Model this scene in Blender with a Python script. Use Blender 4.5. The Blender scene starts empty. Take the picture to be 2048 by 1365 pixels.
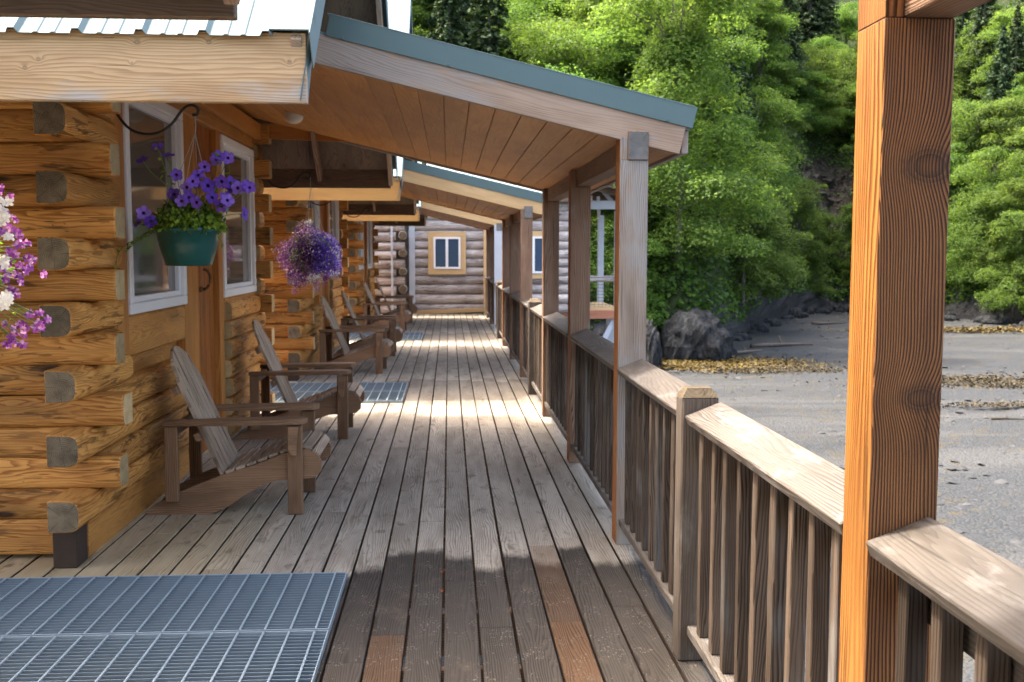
import bpy, math, random
import numpy as np
from mathutils import Vector, Matrix
R = math.radians
C = bpy.context.scene.collection
scn = bpy.context.scene

# ------------------------------------------------------------------ camera
cam_d = bpy.data.cameras.new('camera')
cam = bpy.data.objects.new('camera', cam_d)
C.objects.link(cam)
scn.camera = cam
cam_d.sensor_width = 36.0
cam_d.lens = 36.0 * 2035.0 / 2048.0
cam_d.clip_start = 0.05
cam_d.clip_end = 2000
YAW, PITCH, ROLL = R(3.538), R(4.979), R(0.1)
F = Vector((math.sin(YAW) * math.cos(PITCH), math.cos(YAW) * math.cos(PITCH), -math.sin(PITCH)))
RT = Vector((math.cos(YAW), -math.sin(YAW), 0))
UP = RT.cross(F)
RT2 = RT * math.cos(ROLL) + UP * math.sin(ROLL)
UP2 = -RT * math.sin(ROLL) + UP * math.cos(ROLL)
m = Matrix((RT2, UP2, -F)).transposed().to_4x4()
m.translation = Vector((0, 0, 1.55))
cam.matrix_world = m
cam_d.dof.use_dof = True
cam_d.dof.focus_distance = 3.2
cam_d.dof.aperture_fstop = 8.0

# ------------------------------------------------------------------ sky, sun, exposure
SUNDIR = Vector((-1.0, 0.52, 2.0)).normalized()
EL = math.asin(SUNDIR.z)
AZ = math.atan2(SUNDIR.x, SUNDIR.y)
w = bpy.data.worlds.new('World')
scn.world = w
w.use_nodes = True
nt = w.node_tree
nt.nodes.clear()
sky = nt.nodes.new('ShaderNodeTexSky')
sky.sky_type = 'NISHITA'
sky.sun_disc = False
sky.sun_elevation = EL
sky.sun_rotation = AZ
sky.air_density = 0.75
sky.dust_density = 6.0
sky.ozone_density = 0.4
bg = nt.nodes.new('ShaderNodeBackground')
bg.inputs['Strength'].default_value = 0.15
wo = nt.nodes.new('ShaderNodeOutputWorld')
mxw = nt.nodes.new('ShaderNodeMix')
mxw.data_type = 'RGBA'
mxw.blend_type = 'MULTIPLY'
mxw.inputs[0].default_value = 1.0
mxw.inputs[7].default_value = (1.05, 1.0, 0.91, 1)      # thin high cloud: less blue than a clear sky
nt.links.new(sky.outputs[0], mxw.inputs[6])
nt.links.new(mxw.outputs[2], bg.inputs[0])
nt.links.new(bg.outputs[0], wo.inputs[0])
sun_d = bpy.data.lights.new('sun', 'SUN')
sun_d.energy = 1.15
sun_d.angle = R(2.5)
sun_d.color = (1.0, 0.95, 0.87)
sun = bpy.data.objects.new('sun', sun_d)
C.objects.link(sun)
sun.rotation_euler = (-SUNDIR).to_track_quat('-Z', 'Y').to_euler()
sun.location = SUNDIR * 60
scn.view_settings.view_transform = 'Standard'
scn.view_settings.look = 'None'
scn.view_settings.exposure = 3.05
scn.view_settings.gamma = 1.0
scn.view_settings.use_curve_mapping = False
scn.cycles.max_bounces = 8
scn.cycles.diffuse_bounces = 6
scn.cycles.use_denoising = True

# ------------------------------------------------------------------ node helper
class NT:
    def __init__(s, name):
        s.m = bpy.data.materials.new(name)
        s.m.use_nodes = True
        s.t = s.m.node_tree
        s.t.nodes.clear()
    def put(s, sock, v):
        if isinstance(v, bpy.types.NodeSocket):
            s.t.links.new(v, sock)
        elif v is not None:
            if isinstance(v, (tuple, list)) and sock.type == 'RGBA' and len(v) == 3:
                v = (*v, 1)
            sock.default_value = v
    def n(s, kind, ins=None, out=0, **pr):
        nd = s.t.nodes.new('ShaderNode' + kind)
        for k, v in pr.items():
            setattr(nd, k, v)
        for k, v in (ins or {}).items():
            s.put(nd.inputs[k], v)
        return nd.outputs[out] if out is not None else nd
    def mt(s, op, a, b=0.0, c=0.0, clamp=False):
        return s.n('Math', {0: a, 1: b, 2: c}, operation=op, use_clamp=clamp)
    def vm(s, op, a, b=(0, 0, 0), out=0):
        return s.n('VectorMath', {0: a, 1: b}, out=out, operation=op)
    def mix(s, f, a, b, mode='MIX'):
        nd = s.t.nodes.new('ShaderNodeMix')
        nd.data_type = 'RGBA'
        nd.blend_type = mode
        s.put(nd.inputs[0], f)
        s.put(nd.inputs[6], a)
        s.put(nd.inputs[7], b)
        return nd.outputs[2]
    def noise(s, v, sc=1.0, det=2.0, rough=0.5, dist=0.0, out=0):
        return s.n('TexNoise', {'Vector': v, 'Scale': sc, 'Detail': det, 'Roughness': rough, 'Distortion': dist}, out=out)
    def ss(s, x, a, b):
        return s.n('MapRange', {0: x, 1: a, 2: b, 3: 0.0, 4: 1.0}, interpolation_type='SMOOTHSTEP')
    def attr(s, name, out='Vector'):
        nd = s.t.nodes.new('ShaderNodeAttribute')
        nd.attribute_name = name
        return nd.outputs[out]
    def xyz(s, v):
        nd = s.t.nodes.new('ShaderNodeSeparateXYZ')
        s.put(nd.inputs[0], v)
        return nd.outputs
    def comb(s, x, y, z):
        return s.n('CombineXYZ', {0: x, 1: y, 2: z})
    def bump(s, h, st=0.5, dist=0.01, nrm=None):
        ins = {'Height': h, 'Strength': st, 'Distance': dist}
        if nrm is not None:
            ins['Normal'] = nrm
        return s.n('Bump', ins)
    def out(s, col, rough=0.6, nrm=None, metal=0.0, spec=0.4, **kw):
        ins = {'Base Color': col, 'Roughness': rough, 'Metallic': metal, 'Specular IOR Level': spec}
        if nrm is not None:
            ins['Normal'] = nrm
        ins.update(kw)
        b = s.n('BsdfPrincipled', ins)
        s.n('OutputMaterial', {0: b}, out=None)
        return s.m

def wood(name, light, dark, freq=(90, 40), warp=5.0, contrast=0.7, knot=(1.1, 5.0), kcol=(0.05, 0.025, 0.012),
         kamt=1.0, streak=None, streak_lo=0.60, grey=None, grey_amt=0.0, rough=0.62, bump=0.45, tint=0.35,
         knots=(), extra=None, spec=0.3):
    """Sawn wood: lc = (along, wide, thick) in metres for each board, rnd = one number per board."""
    s = NT(name)
    lc = s.attr('lc')
    rnd = s.attr('rnd', 'Fac')
    v = s.vm('ADD', lc, s.vm('MULTIPLY', s.comb(rnd, rnd, rnd), (37.0, 91.0, 53.0)))
    lx, ly, lz = s.xyz(lc)[:3]
    n1 = s.noise(s.vm('MULTIPLY', v, (0.55, 4.0, 4.0)), 1.0, 2.0, 0.45)
    n1b = s.noise(s.vm('MULTIPLY', v, (2.6, 22.0, 22.0)), 1.0, 2.0, 0.5)
    n1 = s.mt('ADD', n1, s.mt('MULTIPLY', n1b, 0.16))
    t = s.mt('ADD', s.mt('ADD', s.mt('MULTIPLY', ly, freq[0]), s.mt('MULTIPLY', lz, freq[1])), s.mt('MULTIPLY', n1, warp * 4))
    vor = s.n('TexVoronoi', {'Vector': s.vm('MULTIPLY', v, (knot[0], knot[1], knot[1] * 0.4)), 'Scale': 1.0}, out=None)
    kd = vor.outputs['Distance']
    ksel = s.ss(s.xyz(vor.outputs['Color'])[0], 0.45, 0.5)
    kc = s.mt('MULTIPLY', s.mt('MULTIPLY', s.ss(kd, 0.105, 0.05), ksel), kamt)
    kh = s.mt('MULTIPLY', s.mt('MULTIPLY', s.ss(kd, 0.42, 0.06), ksel), kamt)
    t = s.mt('ADD', t, s.mt('MULTIPLY', kh, 3.2))
    for (kx, ky, rx, ry, am) in knots:
        dx = s.mt('DIVIDE', s.mt('SUBTRACT', lx, kx), rx)
        dy = s.mt('DIVIDE', s.mt('SUBTRACT', ly, ky), ry)
        d2 = s.mt('ADD', s.mt('MULTIPLY', dx, dx), s.mt('MULTIPLY', dy, dy))
        e = s.mt('POWER', 2.718, s.mt('MULTIPLY', d2, -0.55))
        t = s.mt('ADD', t, s.mt('MULTIPLY', e, am))
        wob = s.mt('MULTIPLY', s.mt('SUBTRACT', s.noise(v, 60.0, 2), 0.5), 0.5)
        kc = s.mt('MAXIMUM', kc, s.mt('MULTIPLY', s.ss(s.mt('ADD', d2, wob), 0.75, 0.10), s.mt('ADD', 0.28, s.mt('MULTIPLY', s.mt('FRACT', s.mt('MULTIPLY', d2, 6.0)), 0.5))))
    fr = s.mt('FRACT', t)
    late = s.mt('MULTIPLY', s.ss(fr, 0.25, 0.85), s.ss(fr, 1.0, 0.9))
    fib = s.noise(s.vm('MULTIPLY', v, (6.0, 260.0, 260.0)), 1.0, 3.0, 0.6)
    big = s.noise(s.vm('MULTIPLY', v, (1.6, 7.0, 7.0)), 1.0, 3.0, 0.6)
    cmod = s.mt('ADD', 0.45, s.mt('MULTIPLY', s.ss(s.noise(s.vm('MULTIPLY', v, (1.3, 11.0, 11.0)), 1.0, 2.0), 0.35, 0.65), 0.75))
    if knots: cmod = 1.0
    f = s.mt('ADD', s.mt('MULTIPLY', late, s.mt('MULTIPLY', cmod, contrast)), s.mt('MULTIPLY', s.mt('SUBTRACT', fib, 0.5), 0.7), clamp=True)
    col = s.mix(f, light, dark)
    col = s.mix(s.mt('MULTIPLY', s.ss(big, 0.42, 0.68), 0.45), col, dark)
    if grey is not None:
        gn = s.noise(s.vm('MULTIPLY', v, (1.1, 3.2, 3.2)), 1.0, 4.0, 0.6)
        gcol = s.mix(f, grey, tuple(g * 0.5 for g in grey))
        gf = s.ss(gn, 0.72 - grey_amt * 0.5, 0.9 - grey_amt * 0.7)
        col = s.mix(gf, col, gcol)
    if streak is not None:
        sn = s.noise(s.vm('MULTIPLY', v, (3.6, 34.0, 34.0)), 1.0, 3.5, 0.62, 0.3)
        sm = s.noise(s.vm('MULTIPLY', v, (1.3, 5.0, 5.0)), 1.0, 2.0)
        sf = s.mt('MULTIPLY', s.ss(sn, streak_lo, streak_lo + 0.05), s.ss(sm, 0.36, 0.58))
        sc2 = s.noise(s.vm('MULTIPLY', v, (9.0, 14.0, 14.0)), 2.2, 4.0, 0.7)
        sf = s.mt('MAXIMUM', sf, s.mt('MULTIPLY', s.ss(sc2, 0.655, 0.70), 0.8))
        col = s.mix(s.mt('MULTIPLY', sf, 0.68), col, streak)
    col = s.mix(kh, col, s.mix(0.45, col, kcol))
    col = s.mix(kc, col, kcol)
    br = s.mt('ADD', 1.0 - tint * 0.5, s.mt('MULTIPLY', s.mt('FRACT', s.mt('MULTIPLY', rnd, 7.31)), tint))
    col = s.mix(1.0, col, s.comb(br, br, br), 'MULTIPLY')
    if extra:
        col = extra(s, col, v, lc, rnd, f)
    crack = s.ss(s.noise(s.vm('MULTIPLY', v, (1.2, 60.0, 60.0)), 1.0, 2.0, 0.5), 0.70, 0.73)
    col = s.mix(s.mt('MULTIPLY', crack, 0.55), col, tuple(d * 0.35 for d in dark))
    h = s.mt('ADD', s.mt('MULTIPLY', late, 0.5), s.mt('ADD', s.mt('MULTIPLY', fib, 0.5), s.mt('MULTIPLY', crack, -1.0)))
    nrm = s.bump(h, bump, 0.004)
    return s.out(col, rough, nrm, spec=spec)

def endgrain(name, a, b, freq=110):
    s = NT(name)
    lc = s.attr('lc')
    rnd = s.attr('rnd', 'Fac')
    x, y, z = s.xyz(lc)[:3]
    v = s.vm('ADD', lc, s.vm('MULTIPLY', s.comb(rnd, rnd, rnd), (11.0, 7.0, 5.0)))
    r = s.vm('LENGTH', s.comb(0.0, s.mt('ADD', y, 0.012), s.mt('SUBTRACT', z, 0.008)), out='Value')
    n = s.noise(v, 14.0, 4.0, 0.65)
    t = s.mt('FRACT', s.mt('ADD', s.mt('MULTIPLY', r, freq), s.mt('MULTIPLY', n, 2.5)))
    f = s.mt('ADD', s.mt('MULTIPLY', t, 0.45), s.mt('MULTIPLY', s.mt('SUBTRACT', n, 0.35), 1.6), clamp=True)
    col = s.mix(f, a, b)
    br = s.mt('ADD', 0.6, s.mt('MULTIPLY', s.mt('FRACT', s.mt('MULTIPLY', rnd, 9.7)), 0.8))
    col = s.mix(1.0, col, s.comb(br, br, s.mt('MULTIPLY', br, 0.93)), 'MULTIPLY')
    ang = s.mt('ARCTAN2', y, z)
    cr = s.mt('ABSOLUTE', s.mt('SUBTRACT', s.mt('FRACT', s.mt('ADD', s.mt('MULTIPLY', ang, 0.62), s.mt('ADD', rnd, s.mt('MULTIPLY', n, 0.12)))), 0.5))
    ck = s.mt('MULTIPLY', s.ss(cr, 0.012, 0.002), s.ss(r, 0.006, 0.02))
    col = s.mix(ck, col, (0.01, 0.008, 0.006))
    return s.out(col, 0.85, s.bump(s.mt('ADD', t, s.mt('MULTIPLY', n, 2.0)), 0.4, 0.003), spec=0.15)

def plain(name, col, rough=0.5, metal=0.0, spec=0.4, var=0.12, sc=6.0, bump=0.0, **kw):
    s = NT(name)
    co = s.n('TexCoord', out=3)
    n = s.noise(co, sc, 4.0, 0.6)
    c = s.mix(s.mt('MULTIPLY', n, var * 3), col, tuple(x * 0.55 for x in col))
    nrm = s.bump(n, bump, 0.01) if bump else None
    rr = s.mt('ADD', rough - 0.07, s.mt('MULTIPLY', n, 0.14))
    return s.out(c, rr, nrm, metal, spec, **kw)

# deck wear: rain reaches the boards only where there is no roof above them
def deck_extra(s, col, v, lc, rnd, f):
    P = s.n('NewGeometry', out=0)
    px, py, pz = s.xyz(P)[:3]
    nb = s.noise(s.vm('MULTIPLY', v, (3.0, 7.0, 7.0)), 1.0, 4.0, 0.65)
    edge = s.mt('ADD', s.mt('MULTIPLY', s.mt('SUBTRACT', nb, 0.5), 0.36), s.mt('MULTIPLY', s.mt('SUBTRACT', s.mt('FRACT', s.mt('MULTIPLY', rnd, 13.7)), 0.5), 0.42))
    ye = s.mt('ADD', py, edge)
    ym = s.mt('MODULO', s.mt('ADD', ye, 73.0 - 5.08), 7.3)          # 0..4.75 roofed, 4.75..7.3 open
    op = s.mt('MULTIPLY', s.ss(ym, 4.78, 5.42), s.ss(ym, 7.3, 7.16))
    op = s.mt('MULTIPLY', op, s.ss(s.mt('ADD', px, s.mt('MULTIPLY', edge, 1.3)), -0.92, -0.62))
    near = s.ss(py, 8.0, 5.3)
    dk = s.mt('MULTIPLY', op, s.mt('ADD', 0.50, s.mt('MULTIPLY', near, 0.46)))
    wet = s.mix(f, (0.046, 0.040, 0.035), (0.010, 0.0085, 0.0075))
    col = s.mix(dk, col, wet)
    # golden film beside the wall
    yl = s.mt('MULTIPLY', s.ss(px, -0.75, -1.35), s.ss(py, 7.4, 5.2))
    col = s.mix(s.mt('MULTIPLY', yl, 0.55), col, s.mix(f, (0.44, 0.33, 0.15), (0.25, 0.17, 0.07)))
    # fresh brown replacement boards
    tn = s.attr('tnt', 'Fac')
    col = s.mix(s.mt('MULTIPLY', tn, 0.58), col, s.mix(f, (0.135, 0.066, 0.026), (0.04, 0.017, 0.007)))
    # grime blotches and pale scuffs
    g = s.noise(s.vm('MULTIPLY', v, (5.0, 9.0, 9.0)), 1.0, 5.0, 0.7)
    col = s.mix(s.mt('MULTIPLY', s.ss(g, 0.55, 0.70), 0.6), col, (0.085, 0.068, 0.05))
    sp = s.noise(s.vm('MULTIPLY', P, (1.0, 0.45, 1.0)), 110.0, 3.0, 0.7)
    sb = s.noise(P, 5.0, 2.0)
    lich = s.mt('MULTIPLY', s.mt('MULTIPLY', s.ss(sp, 0.54, 0.66), s.ss(s.noise(P, 7.0, 4.0, 0.7), 0.48, 0.62)), op)
    col = s.mix(s.mt('MULTIPLY', lich, 0.7), col, (0.22, 0.20, 0.175))
    # screw heads over every joist
    fx = s.mt('FRACT', s.mt('DIVIDE', s.mt('ADD', px, 29.53), 0.1475))
    ax_ = s.mt('MULTIPLY', s.mt('SUBTRACT', s.mt('ABSOLUTE', s.mt('SUBTRACT', fx, 0.5)), 0.31), 0.1475)
    fy = s.mt('SUBTRACT', s.mt('MULTIPLY', s.mt('FRACT', s.mt('DIVIDE', s.mt('ADD', py, 20.13), 0.61)), 0.61), 0.3)
    dd = s.mt('ADD', s.mt('MULTIPLY', ax_, ax_), s.mt('MULTIPLY', fy, fy))
    col = s.mix(s.mt('MULTIPLY', s.ss(dd, 0.00004, 0.00001), 0.8), col, (0.02, 0.015, 0.012))
    return col

def weather_extra(amount, c1=(0.40, 0.39, 0.38)):
    def fn(s, col, v, lc, rnd, f):
        g = s.noise(s.vm('MULTIPLY', v, (4.0, 12.0, 12.0)), 1.0, 5.0, 0.7)
        col = s.mix(s.mt('MULTIPLY', s.ss(g, 0.52, 0.68), amount), col, c1)
        g2 = s.noise(s.vm('MULTIPLY', v, (7.0, 16.0, 16.0)), 1.0, 5.0, 0.72)
        return s.mix(s.mt('MULTIPLY', s.ss(g2, 0.60, 0.72), 0.5), col, (0.06, 0.048, 0.04))
    return fn

W = {}
W['log'] = wood('log_amber', (0.58, 0.285, 0.075), (0.26, 0.092, 0.018), (60, 60), 7, 0.75, (1.2, 4.5), streak=(0.022, 0.009, 0.004), streak_lo=0.545, bump=0.8, tint=0.5, rough=0.55, spec=0.2)
W['hewn'] = wood('hewn_amber', (0.52, 0.245, 0.062), (0.27, 0.10, 0.02), (55, 60), 7, 0.6, (1.0, 4.5), streak=(0.06, 0.024, 0.009), streak_lo=0.63, bump=0.5, tint=0.3, rough=0.5)
W['trim'] = wood('trim_amber', (0.50, 0.215, 0.05), (0.30, 0.10, 0.019), (70, 50), 4, 0.6, (1.0, 4.5), bump=0.35, tint=0.3, rough=0.45)
W['door'] = wood('door_amber', (0.36, 0.12, 0.022), (0.20, 0.055, 0.010), (80, 50), 4, 0.5, (1.6, 5.5), bump=0.3, tint=0.1, rough=0.4)
W['beam'] = wood('beam_pale', (0.50, 0.35, 0.20), (0.24, 0.13, 0.055), (75, 60), 4, 0.55, (1.2, 4.2), kcol=(0.16, 0.11, 0.075), kamt=0.3, grey=(0.40, 0.36, 0.32), grey_amt=0.35, bump=0.3, tint=0.1,
    knots=((2.833, .09, .016, .014, 1.5), (2.572, .085, .02, .014, 1.5), (2.214, .02, .014, .012, 1.2), (2.165, -.012, .014, .012, 1.2), (3.128, .02, .014, .012, 1.5), (2.552, .01, .008, .008, 1)))
W['beam2'] = wood('beam_honey', (0.50, 0.27, 0.08), (0.34, 0.15, 0.038), (95, 60), 5, 0.5, (1.2, 4.2), kcol=(0.12, 0.07, 0.04), kamt=0.9, bump=0.25, tint=0.15)
W['fascia'] = wood('fascia_pinkish', (0.36, 0.265, 0.195), (0.20, 0.128, 0.083), (80, 50), 4, 0.5, (1.4, 4.2), kcol=(0.14, 0.10, 0.08), kamt=0.8, grey=(0.31, 0.262, 0.225), grey_amt=0.5, bump=0.3, tint=0.1)
W['ceil'] = wood('ceiling_plank', (0.52, 0.245, 0.068), (0.34, 0.135, 0.03), (28, 30), 3, 0.42, (0.7, 2.5), kamt=0.5, bump=0.15, tint=0.24, rough=0.5)
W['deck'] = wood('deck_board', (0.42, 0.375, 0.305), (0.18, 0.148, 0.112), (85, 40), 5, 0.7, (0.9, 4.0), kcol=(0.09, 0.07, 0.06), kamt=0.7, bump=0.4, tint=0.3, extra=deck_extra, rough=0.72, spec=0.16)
W['rail'] = wood('rail_weathered', (0.11, 0.086, 0.066), (0.033, 0.024, 0.017), (85, 45), 5, 0.6, (1.0, 4.0), kcol=(0.08, 0.06, 0.05), kamt=0.7, bump=0.6, tint=0.25, extra=weather_extra(0.4, (0.17, 0.155, 0.14)))
W['cap'] = wood('cap_silvered', (0.125, 0.106, 0.088), (0.036, 0.028, 0.022), (75, 45), 5, 0.7, (1.0, 4.0), kcol=(0.08, 0.06, 0.05), kamt=0.8, bump=0.6, tint=0.12, extra=weather_extra(0.55, (0.20, 0.185, 0.17)))
W['bal'] = wood('baluster_brown', (0.095, 0.069, 0.050), (0.018, 0.012, 0.008), (110, 90), 5, 0.8, (0.8, 4.0), kamt=0.5, bump=0.6, tint=0.75, grey=(0.115, 0.103, 0.092), grey_amt=0.4, spec=0.15)
W['post_grey'] = wood('post_grey', (0.31, 0.25, 0.20), (0.11, 0.077, 0.055), (100, 80), 4.5, 0.8, (1.3, 4.0), kcol=(0.13, 0.10, 0.085), kamt=0.85, grey=(0.30, 0.275, 0.25), grey_amt=0.45, bump=0.6, tint=0.15)
W['post_brown'] = wood('post_brown', (0.29, 0.18, 0.115), (0.09, 0.045, 0.024), (95, 80), 4.5, 0.85, (1.0, 4.0), kamt=0.7, grey=(0.30, 0.255, 0.22), grey_amt=0.25, bump=0.55, tint=0.2)
W['post_side'] = wood('post_side_rust', (0.34, 0.135, 0.04), (0.19, 0.06, 0.015), (100, 90), 3, 0.55, (1.0, 4.0), kamt=0.5, bump=0.4, tint=0.15)
W['post_orange'] = wood('post_orange_front', (0.37, 0.165, 0.06), (0.058, 0.023, 0.010), (138, 60), 2.6, 1.25, (0.01, 0.01), kamt=0.0, bump=0.9, tint=0.0,
                        knots=((0.715, 0.03, 0.06, 0.085, 4.0), (0.235, 0.03, 0.045, 0.075, 4.0)), rough=0.5,
                        kcol=(0.035, 0.02, 0.016))
W['post_orange_side'] = wood('post_orange_side', (0.34, 0.155, 0.036), (0.12, 0.037, 0.008), (100, 62), 3.5, 1.0, (2.2, 6.0), kcol=(0.16, 0.06, 0.03), kamt=0.5, bump=0.6, tint=0.0, rough=0.45)
W['chair'] = wood('chair_brown', (0.29, 0.17, 0.095), (0.07, 0.035, 0.017), (85, 70), 4, 0.6, (0.8, 4.0), kamt=0.4, bump=0.5, tint=0.3, rough=0.5)
W['chair_grey'] = wood('chair_silver', (0.50, 0.385, 0.28), (0.08, 0.047, 0.028), (105, 60), 4, 0.9, (0.8, 4.0), kamt=0.4, bump=0.6, tint=0.3, grey=(0.34, 0.28, 0.23), grey_amt=0.25)
W['greylog'] = wood('greylog', (0.55, 0.50, 0.47), (0.16, 0.11, 0.095), (30, 30), 4, 0.5, (1.6, 4.0), kcol=(0.10, 0.05, 0.04), kamt=0.8, streak=(0.085, 0.05, 0.042), streak_lo=0.55, bump=1.0, tint=0.4)
W['osb'] = wood('roof_sheathing', (0.17, 0.115, 0.075), (0.06, 0.04, 0.028), (20, 20), 8, 0.6, (2.5, 5), kamt=0.7, bump=0.4, tint=0.4)
W['pale'] = wood('pale_trim', (0.62, 0.42, 0.21), (0.46, 0.28, 0.12), (60, 60), 4, 0.4, (1, 4), kamt=0.4, bump=0.2, tint=0.15)
W['redwood'] = wood('red_beam', (0.40, 0.17, 0.10), (0.25, 0.09, 0.05), (60, 60), 4, 0.5, (1, 4), kamt=0.4, bump=0.3, tint=0.2)
E_GREY = endgrain('end_grey', (0.21, 0.165, 0.115), (0.06, 0.044, 0.03))
E_SILVER = endgrain('end_silver', (0.20, 0.20, 0.205), (0.085, 0.083, 0.085))
E_PALE = endgrain('end_pale', (0.55, 0.42, 0.24), (0.33, 0.22, 0.11))
E_BROWN = endgrain('end_brown', (0.16, 0.06, 0.02), (0.06, 0.02, 0.008))
M_METAL = plain('roof_metal_teal', (0.15, 0.205, 0.215), 0.65, 0.0, 0.15, 0.05)
M_TRIM_SHADED = plain('metal_trim_teal_shaded', (0.075, 0.125, 0.128), 0.38, 0.15, 0.5, 0.05)  # same teal paint as the roofing, darkened for its shaded faces
M_GALV = plain('galvanised_steel', (0.20, 0.27, 0.33), 0.5, 0.2, 0.5, 0.25, 4.0)
M_GALVR = plain('galvanised_rod', (0.29, 0.37, 0.43), 0.45, 0.2, 0.5, 0.1, 4.0)
M_VINYL = plain('white_vinyl', (0.80, 0.81, 0.83), 0.35, 0.0, 0.4, 0.03)
M_BLACK = plain('black_iron', (0.018, 0.016, 0.015), 0.45)
M_WIRE = plain('wire', (0.45, 0.43, 0.40), 0.4, 0.8)
M_POT = plain('green_plastic', (0.004, 0.075, 0.066), 0.35, 0.0, 0.5, 0.08)
M_GLASS = plain('window_glass', (0.11, 0.10, 0.085), 0.05, 0.0, 0.5, 0.05, IOR=1.9)
M_GLASS_SKY = plain('window_glass_sky_tone', (0.035, 0.075, 0.135), 0.10, 0.0, 0.5, 0.2, 1.0, IOR=1.7)  # blue base colour stands in for reflected sky
M_GLOBE = plain('opal_glass', (0.72, 0.68, 0.60), 0.3)
M_DARK = plain('dark_block', (0.045, 0.028, 0.018), 0.8, bump=0.3, sc=20)
M_GPAINT = plain('grey_blue_paint', (0.56, 0.60, 0.66), 0.6, var=0.2, sc=3.0)
M_ROPE = plain('rope', (0.17, 0.085, 0.035), 0.8)
M_PETAL_DRY = plain('dry_petal', (0.30, 0.07, 0.02), 0.7)

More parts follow.
